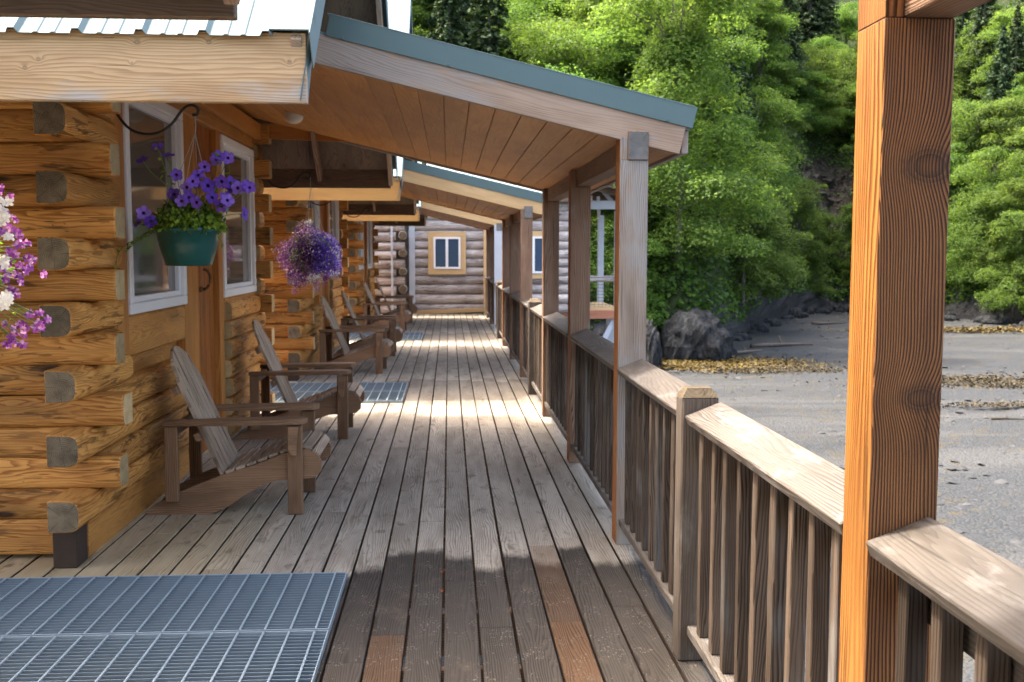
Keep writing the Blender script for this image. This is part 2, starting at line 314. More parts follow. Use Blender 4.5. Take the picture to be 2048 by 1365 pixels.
# ------------------------------------------------------------------ mesh builder
CH = [(sx, sy, sz) for sx in (-1, 1) for sy in (-1, 1) for sz in (-1, 1)]
class MB:
    def __init__(s):
        s.v, s.f, s.mi, s.lc, s.rn, s.tn = [], [], [], [], [], []
    def raw(s, verts, faces, mi=0, lc=None, rnd=None, tnt=0.0, mis=None):
        b = len(s.v)
        s.v += [tuple(v) for v in verts]
        s.lc += [tuple(v) for v in (lc if lc is not None else verts)]
        r = random.random() if rnd is None else rnd
        s.rn += [r] * len(verts)
        s.tn += [tnt] * len(verts)
        for i, f in enumerate(faces):
            s.f.append(tuple(b + k for k in f))
            s.mi.append(mis[i] if mis else mi)
    def box(s, c, size, mat=None, ch=0.003, mi=0, axis=None, rnd=None, tnt=0.0, end=None, side=None, ctr=None):
        """c centre, size, mat optional 3x3/4x4 about the centre; end = slot for end faces; side = {face: slot}"""
        h = [x / 2 for x in size]
        ch = min(ch, min(h) * 0.45)
        ax = axis if axis is not None else max(range(3), key=lambda i: size[i])
        oth = [i for i in range(3) if i != ax]
        if size[oth[0]] < size[oth[1]]:
            oth = oth[::-1]
        vs, idx = [], {}
        for cx in CH:
            for a in range(3):
                p = [cx[i] * (h[i] if i == a else h[i] - ch) for i in range(3)]
                idx[(cx, a)] = len(vs)
                vs.append(Vector(p))
        faces, mis = [], []
        def add(ix, slot):
            cc = sum((vs[i] for i in ix), Vector()) / len(ix)
            n = (vs[ix[1]] - vs[ix[0]]).cross(vs[ix[2]] - vs[ix[1]])
            if n.dot(cc) < 0:
                ix = ix[::-1]
            faces.append(ix); mis.append(slot)
        for a in range(3):
            b1, b2 = [i for i in range(3) if i != a]
            for sg in (-1, 1):
                q = []
                for (u, v) in ((-1, -1), (1, -1), (1, 1), (-1, 1)):
                    k = [0, 0, 0]; k[a] = sg; k[b1] = u; k[b2] = v
                    q.append(idx[(tuple(k), a)])
                slot = mi
                if end is not None and a == ax:
                    slot = end
                if side and ('xyz'[a] + ('+' if sg > 0 else '-')) in side:
                    slot = side['xyz'[a] + ('+' if sg > 0 else '-')]
                add(q, slot)
        for a in range(3):
            b1, b2 = [i for i in range(3) if i != a]
            for u in (-1, 1):
                for v in (-1, 1):
                    k0 = [0, 0, 0]; k0[a] = -1; k0[b1] = u; k0[b2] = v
                    k1 = list(k0); k1[a] = 1
                    k0, k1 = tuple(k0), tuple(k1)
                    add([idx[(k0, b1)], idx[(k1, b1)], idx[(k1, b2)], idx[(k0, b2)]], mi)
        for cx in CH:
            add([idx[(cx, 0)], idx[(cx, 1)], idx[(cx, 2)]], mi)
        lc = [(p[ax], p[oth[0]], p[oth[1]]) for p in vs]
        M = mat.to_3x3() if mat is not None else Matrix.Identity(3)
        cv = Vector(c)
        s.raw([M @ p + cv for p in vs], faces, 0, lc, rnd, tnt, mis)
    def bar(s, a, b, w, t, up=(0, 0, 1), **k):
        """board from a to b; w along 'up'-ish, t across"""
        a, b = Vector(a), Vector(b)
        d = (b - a); L = d.length; d.normalize()
        sd = d.cross(Vector(up)); sd.normalize()
        u = sd.cross(d)
        M = Matrix((d, sd, u)).transposed()
        s.box((a + b) / 2, (L, t, w), mat=M, axis=0, **k)
    def log(s, a, b, w, h, out, prof=None, mi=0, end0=None, end1=None, seg=0.22, wob=0.02, rnd=None, round_=0.5):
        """log from a to b (horizontal), outer side towards 'out'"""
        a, b = Vector(a), Vector(b)
        d = b - a; L = d.length; d.normalize()
        out = Vector(out)
        if prof is None:
            prof = []
            K = 9
            prof += [(-0.5, -0.47), (-0.5, 0.47), (-0.47, 0.5)]
            for i in range(K + 1):
                th = math.pi / 2 - math.pi * i / K
                prof.append((0.5 - round_ + round_ * math.cos(th) ** 0.8 if math.cos(th) > 0 else 0.5 - round_, 0.5 * (abs(math.sin(th)) ** 0.55) * (1 if th > 0 else -1)))
            prof += [(-0.47, -0.5)]
        if prof == 'round':
            prof = [(0.5 * math.cos(-2 * math.pi * i / 14 + math.pi), 0.5 * math.sin(-2 * math.pi * i / 14 + math.pi)) for i in range(14)]
        n = max(2, int(L / seg))
        xs = [0, 0.008] + [L * i / n for i in range(1, n)] + [L - 0.008, L]
        verts, lc = [], []
        ph = random.random() * 10
        for k, x in enumerate(xs):
            sc = 0.94 if k in (0, len(xs) - 1) else 1.0
            so = 1 + wob * math.sin(x * 3.1 + ph) + wob * 0.6 * random.uniform(-1, 1)
            sh = 1 + wob * 0.4 * math.sin(x * 2.3 + ph * 2)
            dz = wob * 0.12 * math.sin(x * 1.7 + ph)
            for (o, u) in prof:
                oo = o * w * sc * so; uu = u * h * sc * sh + dz
                verts.append(a + d * x + out * oo + Vector((0, 0, uu)))
                lc.append((x, uu, oo))
        m_ = len(prof)
        faces, mis = [], []
        # orientation
        flip = d.cross(out).z
        for k in range(len(xs) - 1):
            for j in range(m_):
                j2 = (j + 1) % m_
                q = [k * m_ + j, k * m_ + j2, (k + 1) * m_ + j2, (k + 1) * m_ + j]
                if flip < 0: q = q[::-1]
                faces.append(q); mis.append(mi)
        e0 = list(range(m_)); e1 = [(len(xs) - 1) * m_ + j for j in range(m_)]
        if flip < 0: faces.append(e0); faces.append(e1[::-1])
        else: faces.append(e0[::-1]); faces.append(e1)
        mis.append(mi if end0 is None else end0); mis.append(mi if end1 is None else end1)
        s.raw(verts, faces, 0, lc, rnd, 0.0, mis)
    def tube(s, pts, r, n=8, mi=0, cap=True):
        pts = [Vector(p) for p in pts]
        rs = r if isinstance(r, (list, tuple)) else [r] * len(pts)
        verts, lc = [], []
        ref = Vector((0.13, 0.21, 0.97))
        acc = 0
        for i, p in enumerate(pts):
            d = (pts[min(i + 1, len(pts) - 1)] - pts[max(i - 1, 0)]).normalized()
            if abs(d.dot(ref)) > 0.95: ref = Vector((0.9, 0.3, 0.1))
            a = d.cross(ref).normalized(); b = d.cross(a)
            if i: acc += (p - pts[i - 1]).length
            for k in range(n):
                th = 2 * math.pi * k / n
                verts.append(p + (a * math.cos(th) + b * math.sin(th)) * rs[i])
                lc.append((acc, rs[i] * math.cos(th), rs[i] * math.sin(th)))
        f = []
        for i in range(len(pts) - 1):
            for k in range(n):
                k2 = (k + 1) % n
                f.append((i * n + k, i * n + k2, (i + 1) * n + k2, (i + 1) * n + k))
        if cap:
            f.append(tuple(range(n))[::-1]); f.append(tuple((len(pts) - 1) * n + k for k in range(n)))
        s.raw(verts, f, mi, lc)
    def lathe(s, c, prof, n=32, mi=0):
        verts = []
        for (r, z) in prof:
            for k in range(n):
                th = 2 * math.pi * k / n
                verts.append((c[0] + r * math.cos(th), c[1] + r * math.sin(th), c[2] + z))
        f = []
        for i in range(len(prof) - 1):
            for k in range(n):
                k2 = (k + 1) % n
                f.append((i * n + k, i * n + k2, (i + 1) * n + k2, (i + 1) * n + k))
        s.raw(verts, f, mi)
    def poly(s, pts, y0, y1, mi=0, rnd=None):
        """side-view polygon in x,z extruded y0..y1"""
        n = len(pts)
        v = [(p[0], y0, p[1]) for p in pts] + [(p[0], y1, p[1]) for p in pts]
        lc = [(p[0], p[1], 0) for p in pts] + [(p[0], p[1], y1 - y0) for p in pts]
        area = sum(pts[i][0] * pts[(i + 1) % n][1] - pts[(i + 1) % n][0] * pts[i][1] for i in range(n))
        f = [tuple(range(n)), tuple(range(n, 2 * n))[::-1]]
        for i in range(n):
            j = (i + 1) % n
            f.append((i, i + n, j + n, j))
        if area < 0: f = [q[::-1] for q in f]
        s.raw(v, f, mi, lc, rnd)
    def build(s, name, mats, parent=None, smooth=False, origin=None):
        me = bpy.data.meshes.new(name)
        o3 = Vector(origin) if origin is not None else None
        vs = s.v if o3 is None else [tuple(Vector(v) - o3) for v in s.v]
        me.from_pydata(vs, [], s.f)
        for mt in (mats if isinstance(mats, (list, tuple)) else [mats]):
            me.materials.append(mt)
        me.polygons.foreach_set('material_index', s.mi)
        a = me.attributes.new('lc', 'FLOAT_VECTOR', 'POINT'); a.data.foreach_set('vector', np.array(s.lc, dtype='f').ravel())
        a = me.attributes.new('rnd', 'FLOAT', 'POINT'); a.data.foreach_set('value', s.rn)
        a = me.attributes.new('tnt', 'FLOAT', 'POINT'); a.data.foreach_set('value', s.tn)
        if smooth:
            me.polygons.foreach_set('use_smooth', [True] * len(me.polygons))
        me.update()
        o = bpy.data.objects.new(name, me)
        C.objects.link(o)
        if parent is not None:
            o.parent = parent
            if o3 is not None: o.location = o3
        elif o3 is not None:
            o.location = o3
        return o

def tag(o, label=None, cat=None, group=None, kind=None):
    if label: o['label'] = label
    if cat: o['category'] = cat
    if group: o['group'] = group
    if kind: o['kind'] = kind
    return o
def empty(name, loc=(0, 0, 0), label=None, cat=None, group=None):
    o = bpy.data.objects.new(name, None)
    o.empty_display_size = 0.1
    C.objects.link(o)
    o.location = loc
    return tag(o, label, cat, group)
def copy_tree(o, parent=None, only=None):
    c = o.copy(); C.objects.link(c); c.parent = parent
    for ch in [x for x in KIDS.get(o.name, [])]:
        if only is None or ch.name.split('.')[0] in only or parent is not None:
            k = copy_tree(ch, c)
    return c
KIDS = {}
def index_kids():
    KIDS.clear()
    for o in bpy.data.objects:
        if o.parent: KIDS.setdefault(o.parent.name, []).append(o)

random.seed(7)
PER = 7.3

# ------------------------------------------------------------------ deck
XL = 0.88          # inner face of posts and rail
b = MB()
fresh = {}
g0 = -0.03
for k in range(-20, 8):
    x0, x1 = g0 + 0.1475 * k + 0.0055, g0 + 0.1475 * (k + 1) - 0.0055
    y = -2.5 - random.random() * 2.5
    joints = []
    while y < 25.9:
        joints.append(y); y += random.choice([3.66, 4.27, 4.88, 4.88])
    joints.append(25.9)
    if k == 3: joints = [-2.5, 0.9, 4.15, 5.27, 8.9, 12.0, 15.6, 18.2, 21.9, 25.9]
    if k == -2: joints = [-2.5, 1.2, 4.04, 7.6, 10.4, 14.1, 17.7, 21.3, 25.9]
    if k == 1: joints = [-2.5, 1.0, 4.1, 7.7, 11.0, 14.1, 17.4, 21.3, 25.9]
    for i in range(len(joints) - 1):
        a, c = joints[i] + 0.001, joints[i + 1] - 0.001
        t = 0.0
        if k == 3 and a < 5.0: t = 0.62 if a > 4 else 1.0
        if k == -2 and a < 4.0: t = 0.72
        if k == 3 and 5 < a < 6: t = 0.12
        dz = random.uniform(-0.0015, 0.0015)
        dx = random.uniform(-0.0012, 0.0012)
        n = max(1, int((c - a) / 1.2))
        b.box(((x0 + x1) / 2 + dx, (a + c) / 2, -0.019 + dz), (x1 - x0, c - a, 0.038), ch=0.003, axis=1, tnt=t, side={'x-': 1, 'x+': 1})  # dark board sides: gap shade painted in, along with grime
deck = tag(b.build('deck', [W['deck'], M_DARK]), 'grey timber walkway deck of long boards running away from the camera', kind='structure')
b = MB()
for i in range(48):
    b.box((-1.45, -2.3 + i * 0.61, -0.14), (5.0, 0.04, 0.19), ch=0)
b.box((1.02, 11.7, -0.16), (0.04, 28.3, 0.24), ch=0)
for i in range(10):
    for x in (-3.3, 0.9):
        b.box((x, -2 + i * 3.05, -1.9), (0.2, 0.2, 3.1), ch=0.01)
tag(b.build('deck_substructure', W['post_brown']), 'joists and pilings beneath the walkway', kind='structure')
for i, (x, y) in enumerate(((-0.036, 4.83), (-0.034, 4.55))):
    b = MB()
    for q in range(5):
        th = q * 1.3 + i
        b.raw([(x, y, 0.004), (x + 0.011 * math.cos(th), y + 0.012 * math.sin(th), 0.012), (x + 0.012 * math.cos(th + 0.8), y + 0.013 * math.sin(th + 0.8), 0.003)], [(0, 1, 2)])
    tag(b.build('dried_flower', M_PETAL_DRY, origin=(x, y, 0)), ['shrivelled orange flower in the dark board gap, the farther of two', 'shrivelled orange flower in the dark board gap, the nearer of two'][i], 'dried flower', 'dried flowers fallen between deck boards')

# ------------------------------------------------------------------ cabin
def z_even(j): return 0.283 + 0.3135 * j
def z_odd(j): return 0.126 + 0.3135 * j
XLOG = -1.843
def make_cabin(label):
    root = empty('log_cabin', (-3.5, 7.45, 0), label, 'cabin', 'log cabins along the walkway')
    O = Vector(root.location)
    def P(mb, name, mats, par=root, smooth=False):
        o = mb.build(name, mats, None, smooth)
        o.parent = par
        base = Vector((0, 0, 0))
        q = par
        while q is not None:
            base += Vector(q.location); q = q.parent
        o.location = -base
        return o
    LW, LH = 0.152, 0.160
    # front wall (towards the camera)
    b = MB()
    for j in range(0, 9):
        if j > 0:
            b.log((-6.4, 5.155 + 0.078, z_odd(j)), (-1.645 + random.uniform(-.015, .015), 5.155 + 0.078, z_odd(j)), LW, LH, (0, -1, 0), end1=1, round_=0.28, wob=.035)
        else:
            b.log((-6.4, 5.155 + 0.078, z_odd(0) - 0.01), (-1.95, 5.155 + 0.078, z_odd(0) - 0.01), LW, LH + 0.02, (0, -1, 0), round_=0.12)
        b.log((-6.4, 5.155 + 0.080, z_even(j)), (-1.86, 5.155 + 0.080, z_even(j)), LW, LH, (0, -1, 0), round_=0.28, wob=.035)
    P(b, 'front_wall', [W['log'], E_PALE])
    # side wall: stubs at the corner, logs below the windows
    b = MB()
    for j in range(0, 8):
        z = z_even(j)
        y1 = 5.66 if z > 1.1 else 7.14
        if z <= 1.1 and z > 0.8: y1 = 5.8
        b.log((XLOG, 4.9 + random.uniform(-.02, .02), z), (XLOG, y1, z), 0.150, 0.156, (1, 0, 0), end0=1, end1=2, round_=0.46)
        zz = z_odd(j)
        if zz > 0.3:
            y1 = 5.62 if zz > 1.0 else 7.12
            b.log((XLOG + 0.004, 5.25, zz), (XLOG + 0.004, y1, zz), 0.150, 0.160, (1, 0, 0), end0=1, end1=2, round_=0.46)
    P(b, 'side_wall', [W['log'], E_GREY, E_PALE])
    b = MB()
    for j in range(0, 8):
        z = z_even(j); zz = z_odd(j)
        # rear half
        y0 = 9.73 if z > 1.1 else 8.38
        b.log((XLOG, y0, z), (XLOG, 9.96, z), 0.150, 0.156, (1, 0, 0), end0=2, end1=2, round_=0.46)
        if zz > 0.0 and zz < 1.1:
            b.log((XLOG + 0.004, 8.40, zz), (XLOG + 0.004, 9.74, zz), 0.150, 0.160, (1, 0, 0), round_=0.46, end0=2)
        elif zz > 1.1:
            b.log((XLOG - 0.01, 9.72, zz), (XLOG - 0.01, 9.76, zz), 0.150, 0.160, (1, 0, 0), round_=0.46)
    P(b, 'side_wall', [W['log'], E_GREY, E_PALE])
    # hewn faces under and over the windows
    b = MB()
    b.box((-1.872, 6.40, 1.065), (0.10, 1.50, 0.235), ch=0.012)
    b.box((-1.87, 9.05, 1.075), (0.10, 1.34, 0.20), ch=0.012)
    b.box((-1.865, 7.68, 2.64), (0.10, 4.12, 0.28), ch=0.01)
    b.box((-1.93, 7.7, 1.3), (0.08, 4.0, 2.5), ch=0.0)
    b.box((-1.865, 7.68, 2.86), (0.14, 4.3, 0.16), ch=0.01)
    P(b, 'wall_facing', W['hewn'])
    b = MB()
    b.box((-1.838, 6.15, 0.11), (0.036, 1.98, 0.20), ch=0.004)
    P(b, 'skirt_board', W['hewn']); b = MB()
    b.box((-1.838, 9.05, 0.11), (0.036, 1.36, 0.20), ch=0.004)
    P(b, 'skirt_board', W['hewn'])
    b = MB()
    b.box((-1.885, 5.08, 0.10), (0.115, 0.15, 0.2), ch=0.004)
    P(b, 'corner_block', M_DARK)
    # rear wall
    b = MB()
    for j in range(0, 9):
        b.log((-6.4, 9.75 - 0.0, z_odd(j)), (-1.665 + random.uniform(-.012, .012), 9.75, z_odd(j)), LW, 0.165, (0, 1, 0), end1=1, round_=0.1)
        b.log((-6.4, 9.75, z_even(j)), (-1.92, 9.75, z_even(j)), LW, LH, (0, 1, 0), round_=0.2)
    P(b, 'rear_wall', [W['log'], E_PALE])
    # casings
    def casing(y0, y1, z0, z1, mat=W['trim'], x=-1.815, t=0.07, nm='casing'):
        bb = MB(); bb.box((x - t / 2, (y0 + y1) / 2, (z0 + z1) / 2), (t, y1 - y0, z1 - z0), ch=0.004, axis=2)
        return P(bb, nm, mat)
    casing(5.70, 5.90, 0.95, 2.62, x=-1.818)
    casing(7.16, 7.40, 0.02, 2.62, x=-1.822)
    casing(7.404, 7.60, 0.02, 2.62, x=-1.838)
    casing(8.20, 8.345, 0.02, 2.62, x=-1.818)
    casing(9.70, 9.78, 1.15, 2.62, x=-1.828)
    # door
    d = MB()
    for k in range(4):
        y0 = 7.605 + 0.148 * k
        d.box((-1.885, y0 + 0.073, 1.30), (0.045, 0.145, 2.54), ch=0.004, axis=2)
    door = P(d, 'door', W['door'])
    hb = MB()
    pts = []
    for i in range(11):
        th = -math.pi / 2 + math.pi * i / 10
        pts.append((-1.835 + 0.05 * math.cos(th), 7.76 + 0.012 * math.sin(th * 2), 1.345 + 0.075 * math.sin(th)))
    hb.tube(pts, 0.011, 7)
    hb.box((-1.855, 7.76, 1.27), (0.03, 0.06, 0.04), ch=0.006)
    P(hb, 'handle', M_ROPE, door, True)
    # windows
    for (y0, y1, z0, z1) in ((5.905, 7.155, 1.19, 2.50), (8.35, 9.70, 1.18, 2.49)):
        f = MB()
        X = -1.845
        fw = 0.065
        for (ya, yb, za, zb) in ((y0, y1, z0, z0 + fw), (y0, y1, z1 - fw, z1), (y0, y0 + fw, z0 + fw, z1 - fw), (y1 - fw, y1, z0 + fw, z1 - fw)):
            f.box((X + 0.012, (ya + yb) / 2, (za + zb) / 2), (0.06, yb - ya - 0.001, zb - za - 0.001), ch=0.006)
        g = 0.035
        for (ya, yb, za, zb) in ((y0 + fw, y1 - fw, z0 + fw, z0 + fw + g), (y0 + fw, y1 - fw, z1 - fw - g, z1 - fw), (y0 + fw, y0 + fw + g, z0 + fw + g, z1 - fw - g), (y1 - fw - g, y1 - fw, z0 + fw + g, z1 - fw - g)):
            f.box((X - 0.008, (ya + yb) / 2, (za + zb) / 2), (0.045, yb - ya, zb - za), ch=0.004)
        win = P(f, 'window', M_VINYL)
        pb = MB()
        pb.raw([(X - 0.014, y0 + 0.05, z0 + 0.05), (X - 0.014, y1 - 0.05, z0 + 0.05), (X - 0.014, y1 - 0.05, z1 - 0.05), (X - 0.014, y0 + 0.05, z1 - 0.05)], [(0, 1, 2, 3)])
        P(pb, 'pane', M_GLASS, win)
    # main roof
    XE = -0.52
    S = 0.86
    YF, YR_, YB = 3.94, 7.05, 10.15
    ze = 2.385
    zr = ze + (YR_ - YF) * S
    b = MB()
    x = XE - 0.13
    prof = []
    while x > -6.9:
        for (dx, dz) in ((0, 0), (-0.012, 0.020), (-0.034, 0.020), (-0.046, 0), (-0.095, 0), (-0.101, 0.005), (-0.111, 0.005), (-0.117, 0), (-0.158, 0), (-0.164, 0.005), (-0.174, 0.005), (-0.180, 0)):
            prof.append((x + dx, dz))
        x -= 0.2286
    nrmF = Vector((0, -S, 1)).normalized(); nrmB = Vector((0, S, 1)).normalized()
    for (ya, za, yb, zb, nn) in ((YF - 0.045, ze - 0.045 * S, YR_, zr, nrmF), (YB + 0.05, ze - 0.05 * S, YR_, zr, nrmB)):
        vs, fs = [], []
        for (px, dz) in prof:
            vs.append(Vector((px, ya, za)) + nn * dz); vs.append(Vector((px, yb, zb)) + nn * dz)
            vs.append(Vector((px, ya, za)) + nn * (dz - 0.003))
        for i in range(len(prof) - 1):
            fs.append((i * 3, i * 3 + 3, i * 3 + 4, i * 3 + 1))
            fs.append((i * 3, i * 3 + 2, i * 3 + 5, i * 3 + 3))
        b.raw(vs, fs)
    # screws
    for i in range(60):
        pass
    P(b, 'metal_roofing', M_METAL)
    b = MB()
    # ridge-to-eave rake trims: flat on top and folded down the edge
    for (ya, yb) in ((YF - 0.05, YR_), (YB + 0.055, YR_)):
        za = ze - 0.05 * S + 0.026
        zb = zr + 0.026
        a, c = Vector((XE - 0.065, ya, za)), Vector((XE - 0.065, yb, zb))
        b.bar(a, c, 0.006, 0.15, ch=0.001)
        b.bar(a + Vector((0.078, 0, -0.075)), c + Vector((0.078, 0, -0.075)), 0.15, 0.004, ch=0.001)
    # folded corner sheet over the beam end
    b.raw([(XE + 0.012, YF - 0.03, 2.40), (XE - 0.035, YF - 0.035, 2.115), (XE - 0.015, YF + 0.05, 2.115), (XE + 0.02, YF + 0.06, 2.45)], [(0, 1, 2, 3)])
    P(b, 'rake_trim', M_METAL)
    b = MB()
    # sheathing under the metal
    for (ya, yb) in ((YF, YR_), (YB, YR_)):
        off = Vector((0, 0, -0.035))
        a, c = Vector((-3.7, ya, ze)) + off, Vector((-3.7, yb, zr)) + off
        d = (c - a)
        n = 6
        for i in range(n):
            p, q = a + d * (i / n + 0.002), a + d * ((i + 1) / n - 0.002)
            b.bar(p, q, 0.018, 6.3, ch=0)
    P(b, 'sheathing', W['osb'])
    b = MB()
    xr = -1.25
    while xr > -6.8:
        for (ya, yb) in ((YF + 0.03, YR_), (YB - 0.03, YR_)):
            off = Vector((0, 0, -0.135 if ya < 7 else -0.12))
            b.bar(Vector((xr, ya, ze + abs(ya - (YF if ya < 7 else YB)) * S)) + off, Vector((xr, yb, zr)) + off, 0.16, 0.04, ch=0.002)
        xr -= 0.61
    P(b, 'rafters', W['post_brown'])
    b = MB()
    # barge boards at the edge, inside the metal
    for (ya, yb) in ((YF + 0.02, YR_), (YB - 0.02, YR_)):
        off = Vector((0, 0, -0.12))
        b.bar(Vector((XE - 0.045, ya, ze)) + off, Vector((XE - 0.045, yb, zr)) + off, 0.19, 0.04, ch=0.002)
    P(b, 'barge_board', W['fascia'])
    b = MB()
    b.box(((XE - 6.9) / 2 - 0.01, YF, 2.236), (6.38, 0.04, 0.258), ch=0.003, axis=0)
    b.box((XE - 0.045, YF + 0.05, 2.236), (0.03, 0.06, 0.24), ch=0.003, axis=2)
    P(b, 'eave_beam', W[cabin_beam])
    b = MB()
    b.box(((XE - 6.9) / 2 - 0.03, YB, 2.31), (6.34, 0.04, 0.27), ch=0.003, axis=0)
    P(b, 'rear_eave_board', W['osb'])
    # lamp on porch ceiling is a thing of its own
    return root
cabin_beam = 'beam'
random.seed(11)
cab1 = make_cabin('nearest full amber log cabin with petunias hung beside its window, pale eave beam above')
cabin_beam = 'beam2'
random.seed(12)
cab2 = make_cabin('second amber log cabin behind the big lobelia ball, honey coloured eave beam')
cab2.location.y += PER
index_kids()
cab3 = copy_tree(cab2); cab3.location.y = 7.45 + 2 * PER
cab3['label'] = 'third amber log cabin, farthest along the walkway before the grey log house'
cab0 = copy_tree(cab1, only=('metal_roofing', 'rake_trim', 'sheathing', 'rafters', 'barge_board', 'rear_eave_board'))
cab0.location.y = 7.45 - PER
cab0['label'] = 'dark underside of a roof overhang crossing the top left corner'

# ------------------------------------------------------------------ porch roofs with posts
SL = -0.236
def zc(x): return 2.356 + SL * x           # ceiling plane
def make_porch(y0, label, post_mats, posts=(5.25, 7.38, 9.5), trimw=True, bend=9.74):
    root = empty('porch_roof', (0, 7.45 + y0, 0), label, 'porch roof', 'porch roofs over the walkway')
    o = (0, 7.45, 0)
    def P(mb, name, mats):
        ob = mb.build(name, mats, None)
        ob.parent = root; ob.location = (0, -7.45, 0)
        return ob
    YA, YZ = 5.27, 9.74
    XA, XZ = -1.80, 1.205
    b = MB()
    # ceiling planks run across the walk's length
    n = 22
    wv = (XZ - XA) / n
    ang = math.atan(SL)
    Mr = Matrix.Rotation(-ang, 3, 'Y')
    for i in range(n):
        xm = XA + wv * (i + 0.5)
        b.box((xm, (YA + YZ) / 2 + 0.02, zc(xm) + 0.012), (wv / math.cos(ang) - 0.003, YZ - YA - 0.05, 0.018), mat=Mr, ch=0.003, axis=1)
    P(b, 'ceiling', W['ceil'])
    b = MB()
    b.bar((XA, (YA + YZ) / 2, zc(XA) + 0.13), (XZ + 0.04, (YA + YZ) / 2, zc(XZ + 0.04) + 0.13), 0.03, YZ - YA + 0.02, ch=0.002)
    x = XZ + 0.03
    prof = []
    while x > -0.6:
        for (dx, dz) in ((0, 0), (-0.012, 0.02), (-0.034, 0.02), (-0.046, 0), (-0.2, 0)):
            prof.append((x + dx, dz))
        x -= 0.2286
    P(b, 'metal_roofing', M_METAL)
    b = MB()
    for yy in (YA, YZ):
        b.bar((XA, yy, zc(XA) + 0.055), (XZ, yy, zc(XZ) + 0.055), 0.145, 0.038, ch=0.003)
    b.bar((XZ + 0.02, YA + 0.02, zc(XZ) + 0.055), (XZ + 0.02, YZ - 0.02, zc(XZ) + 0.055), 0.13, 0.036, ch=0.003)
    P(b, 'fascia_board', W['fascia'] if trimw else W['pale'])
    b = MB()
    for yy in (YA - 0.026, YZ + 0.026):
        b.bar((-0.60, yy, zc(-0.60) + 0.182), (XZ + 0.06, yy, zc(XZ + 0.06) + 0.182), 0.108, 0.006, ch=0.001)
        b.bar((-0.60, yy + (0.03 if yy < 7 else -0.03), zc(-0.60) + 0.238), (XZ + 0.06, yy + (0.03 if yy < 7 else -0.03), zc(XZ + 0.06) + 0.238), 0.006, 0.07, ch=0.001)
        for xs in (-0.53, 0.0, 0.52, 1.12):
            b.box((xs, yy - 0.005, zc(xs) + 0.135), (0.012, 0.008, 0.012), ch=0.003)
    P(b, 'metal_trim', M_TRIM_SHADED)
    b = MB()
    # long beam carried by the posts
    b.box((XL + 0.093, (5.24 + bend) / 2, 2.098), (0.106, bend - 5.24, 0.146), ch=0.003, axis=1, end=1)
    P(b, 'beam', [W['post_brown'], E_SILVER])
    b = MB()
    # ledger on the wall and gable infill boards at both ends
    b.box((-1.76, (YA + YZ) / 2, 2.66), (0.05, YZ - YA - 0.1, 0.14), ch=0.003)
    for yy in (YZ - 0.05,):
        b.raw([(-1.80, yy, 2.60), (-0.9, yy, 2.575), (-1.80, yy, 2.785),
               (-1.80, yy + 0.03, 2.60), (-0.9, yy + 0.03, 2.575), (-1.80, yy + 0.03, 2.785)],
              [(0, 1, 2), (5, 4, 3), (0, 3, 4, 1), (1, 4, 5, 2), (2, 5, 3, 0)])
    P(b, 'ledger', W['trim'])
    for (py, (mf, ms)) in zip(posts, post_mats):
        b = MB()
        # notched post: full section below the beam, thin cheek beside it
        b.box((XL + 0.0735, py + 0.07, 0.5), (0.147, 0.14, 1.0), ch=0.005, axis=2, side={'x-': 1}, rnd=0.31)
        b.v, b.f, b.mi, b.lc, b.rn, b.tn = [], [], [], [], [], []
        hh = 2.024
        b.box((XL + 0.0735, py + 0.07, hh / 2 + 0.001), (0.147, 0.14, hh - 0.002), ch=0.0025, axis=2, side={'x-': 1})
        b.box((XL + 0.0195, py + 0.07, hh + 0.058), (0.039, 0.14, 0.115), ch=0.0015, axis=2, side={'x-': 1})
        P(b, 'post', [mf, ms])
    return root
WG, WB, WS = W['post_grey'], W['post_brown'], W['post_side']
random.seed(21)
po1 = make_porch(0, 'largest porch roof, sloping plank ceiling over the near walkway with teal metal edge', ((WG, WS), (WB, WS), (WB, W['post_brown'])))
po2 = make_porch(PER, 'second porch roof, seen beneath and beyond the largest one', ((WB, WB), (WB, WB), (WB, WS)), trimw=False)
po3 = make_porch(2 * PER, 'smallest and farthest porch roof, just before the grey log house', ((M_GPAINT, WB), (WB, WS), (WB, WB)), trimw=False)
po0 = make_porch(-PER, 'orange brown post and beam end of the porch nearest the camera, at right', ((WB, WB), (WB, WB), (W['post_orange'], W['post_orange_side'])), posts=(5.25, 7.38, 9.89), bend=10.10)
po0.location.y -= 0.54

po2.location.z -= 0.055
po3.location.z -= 0.055

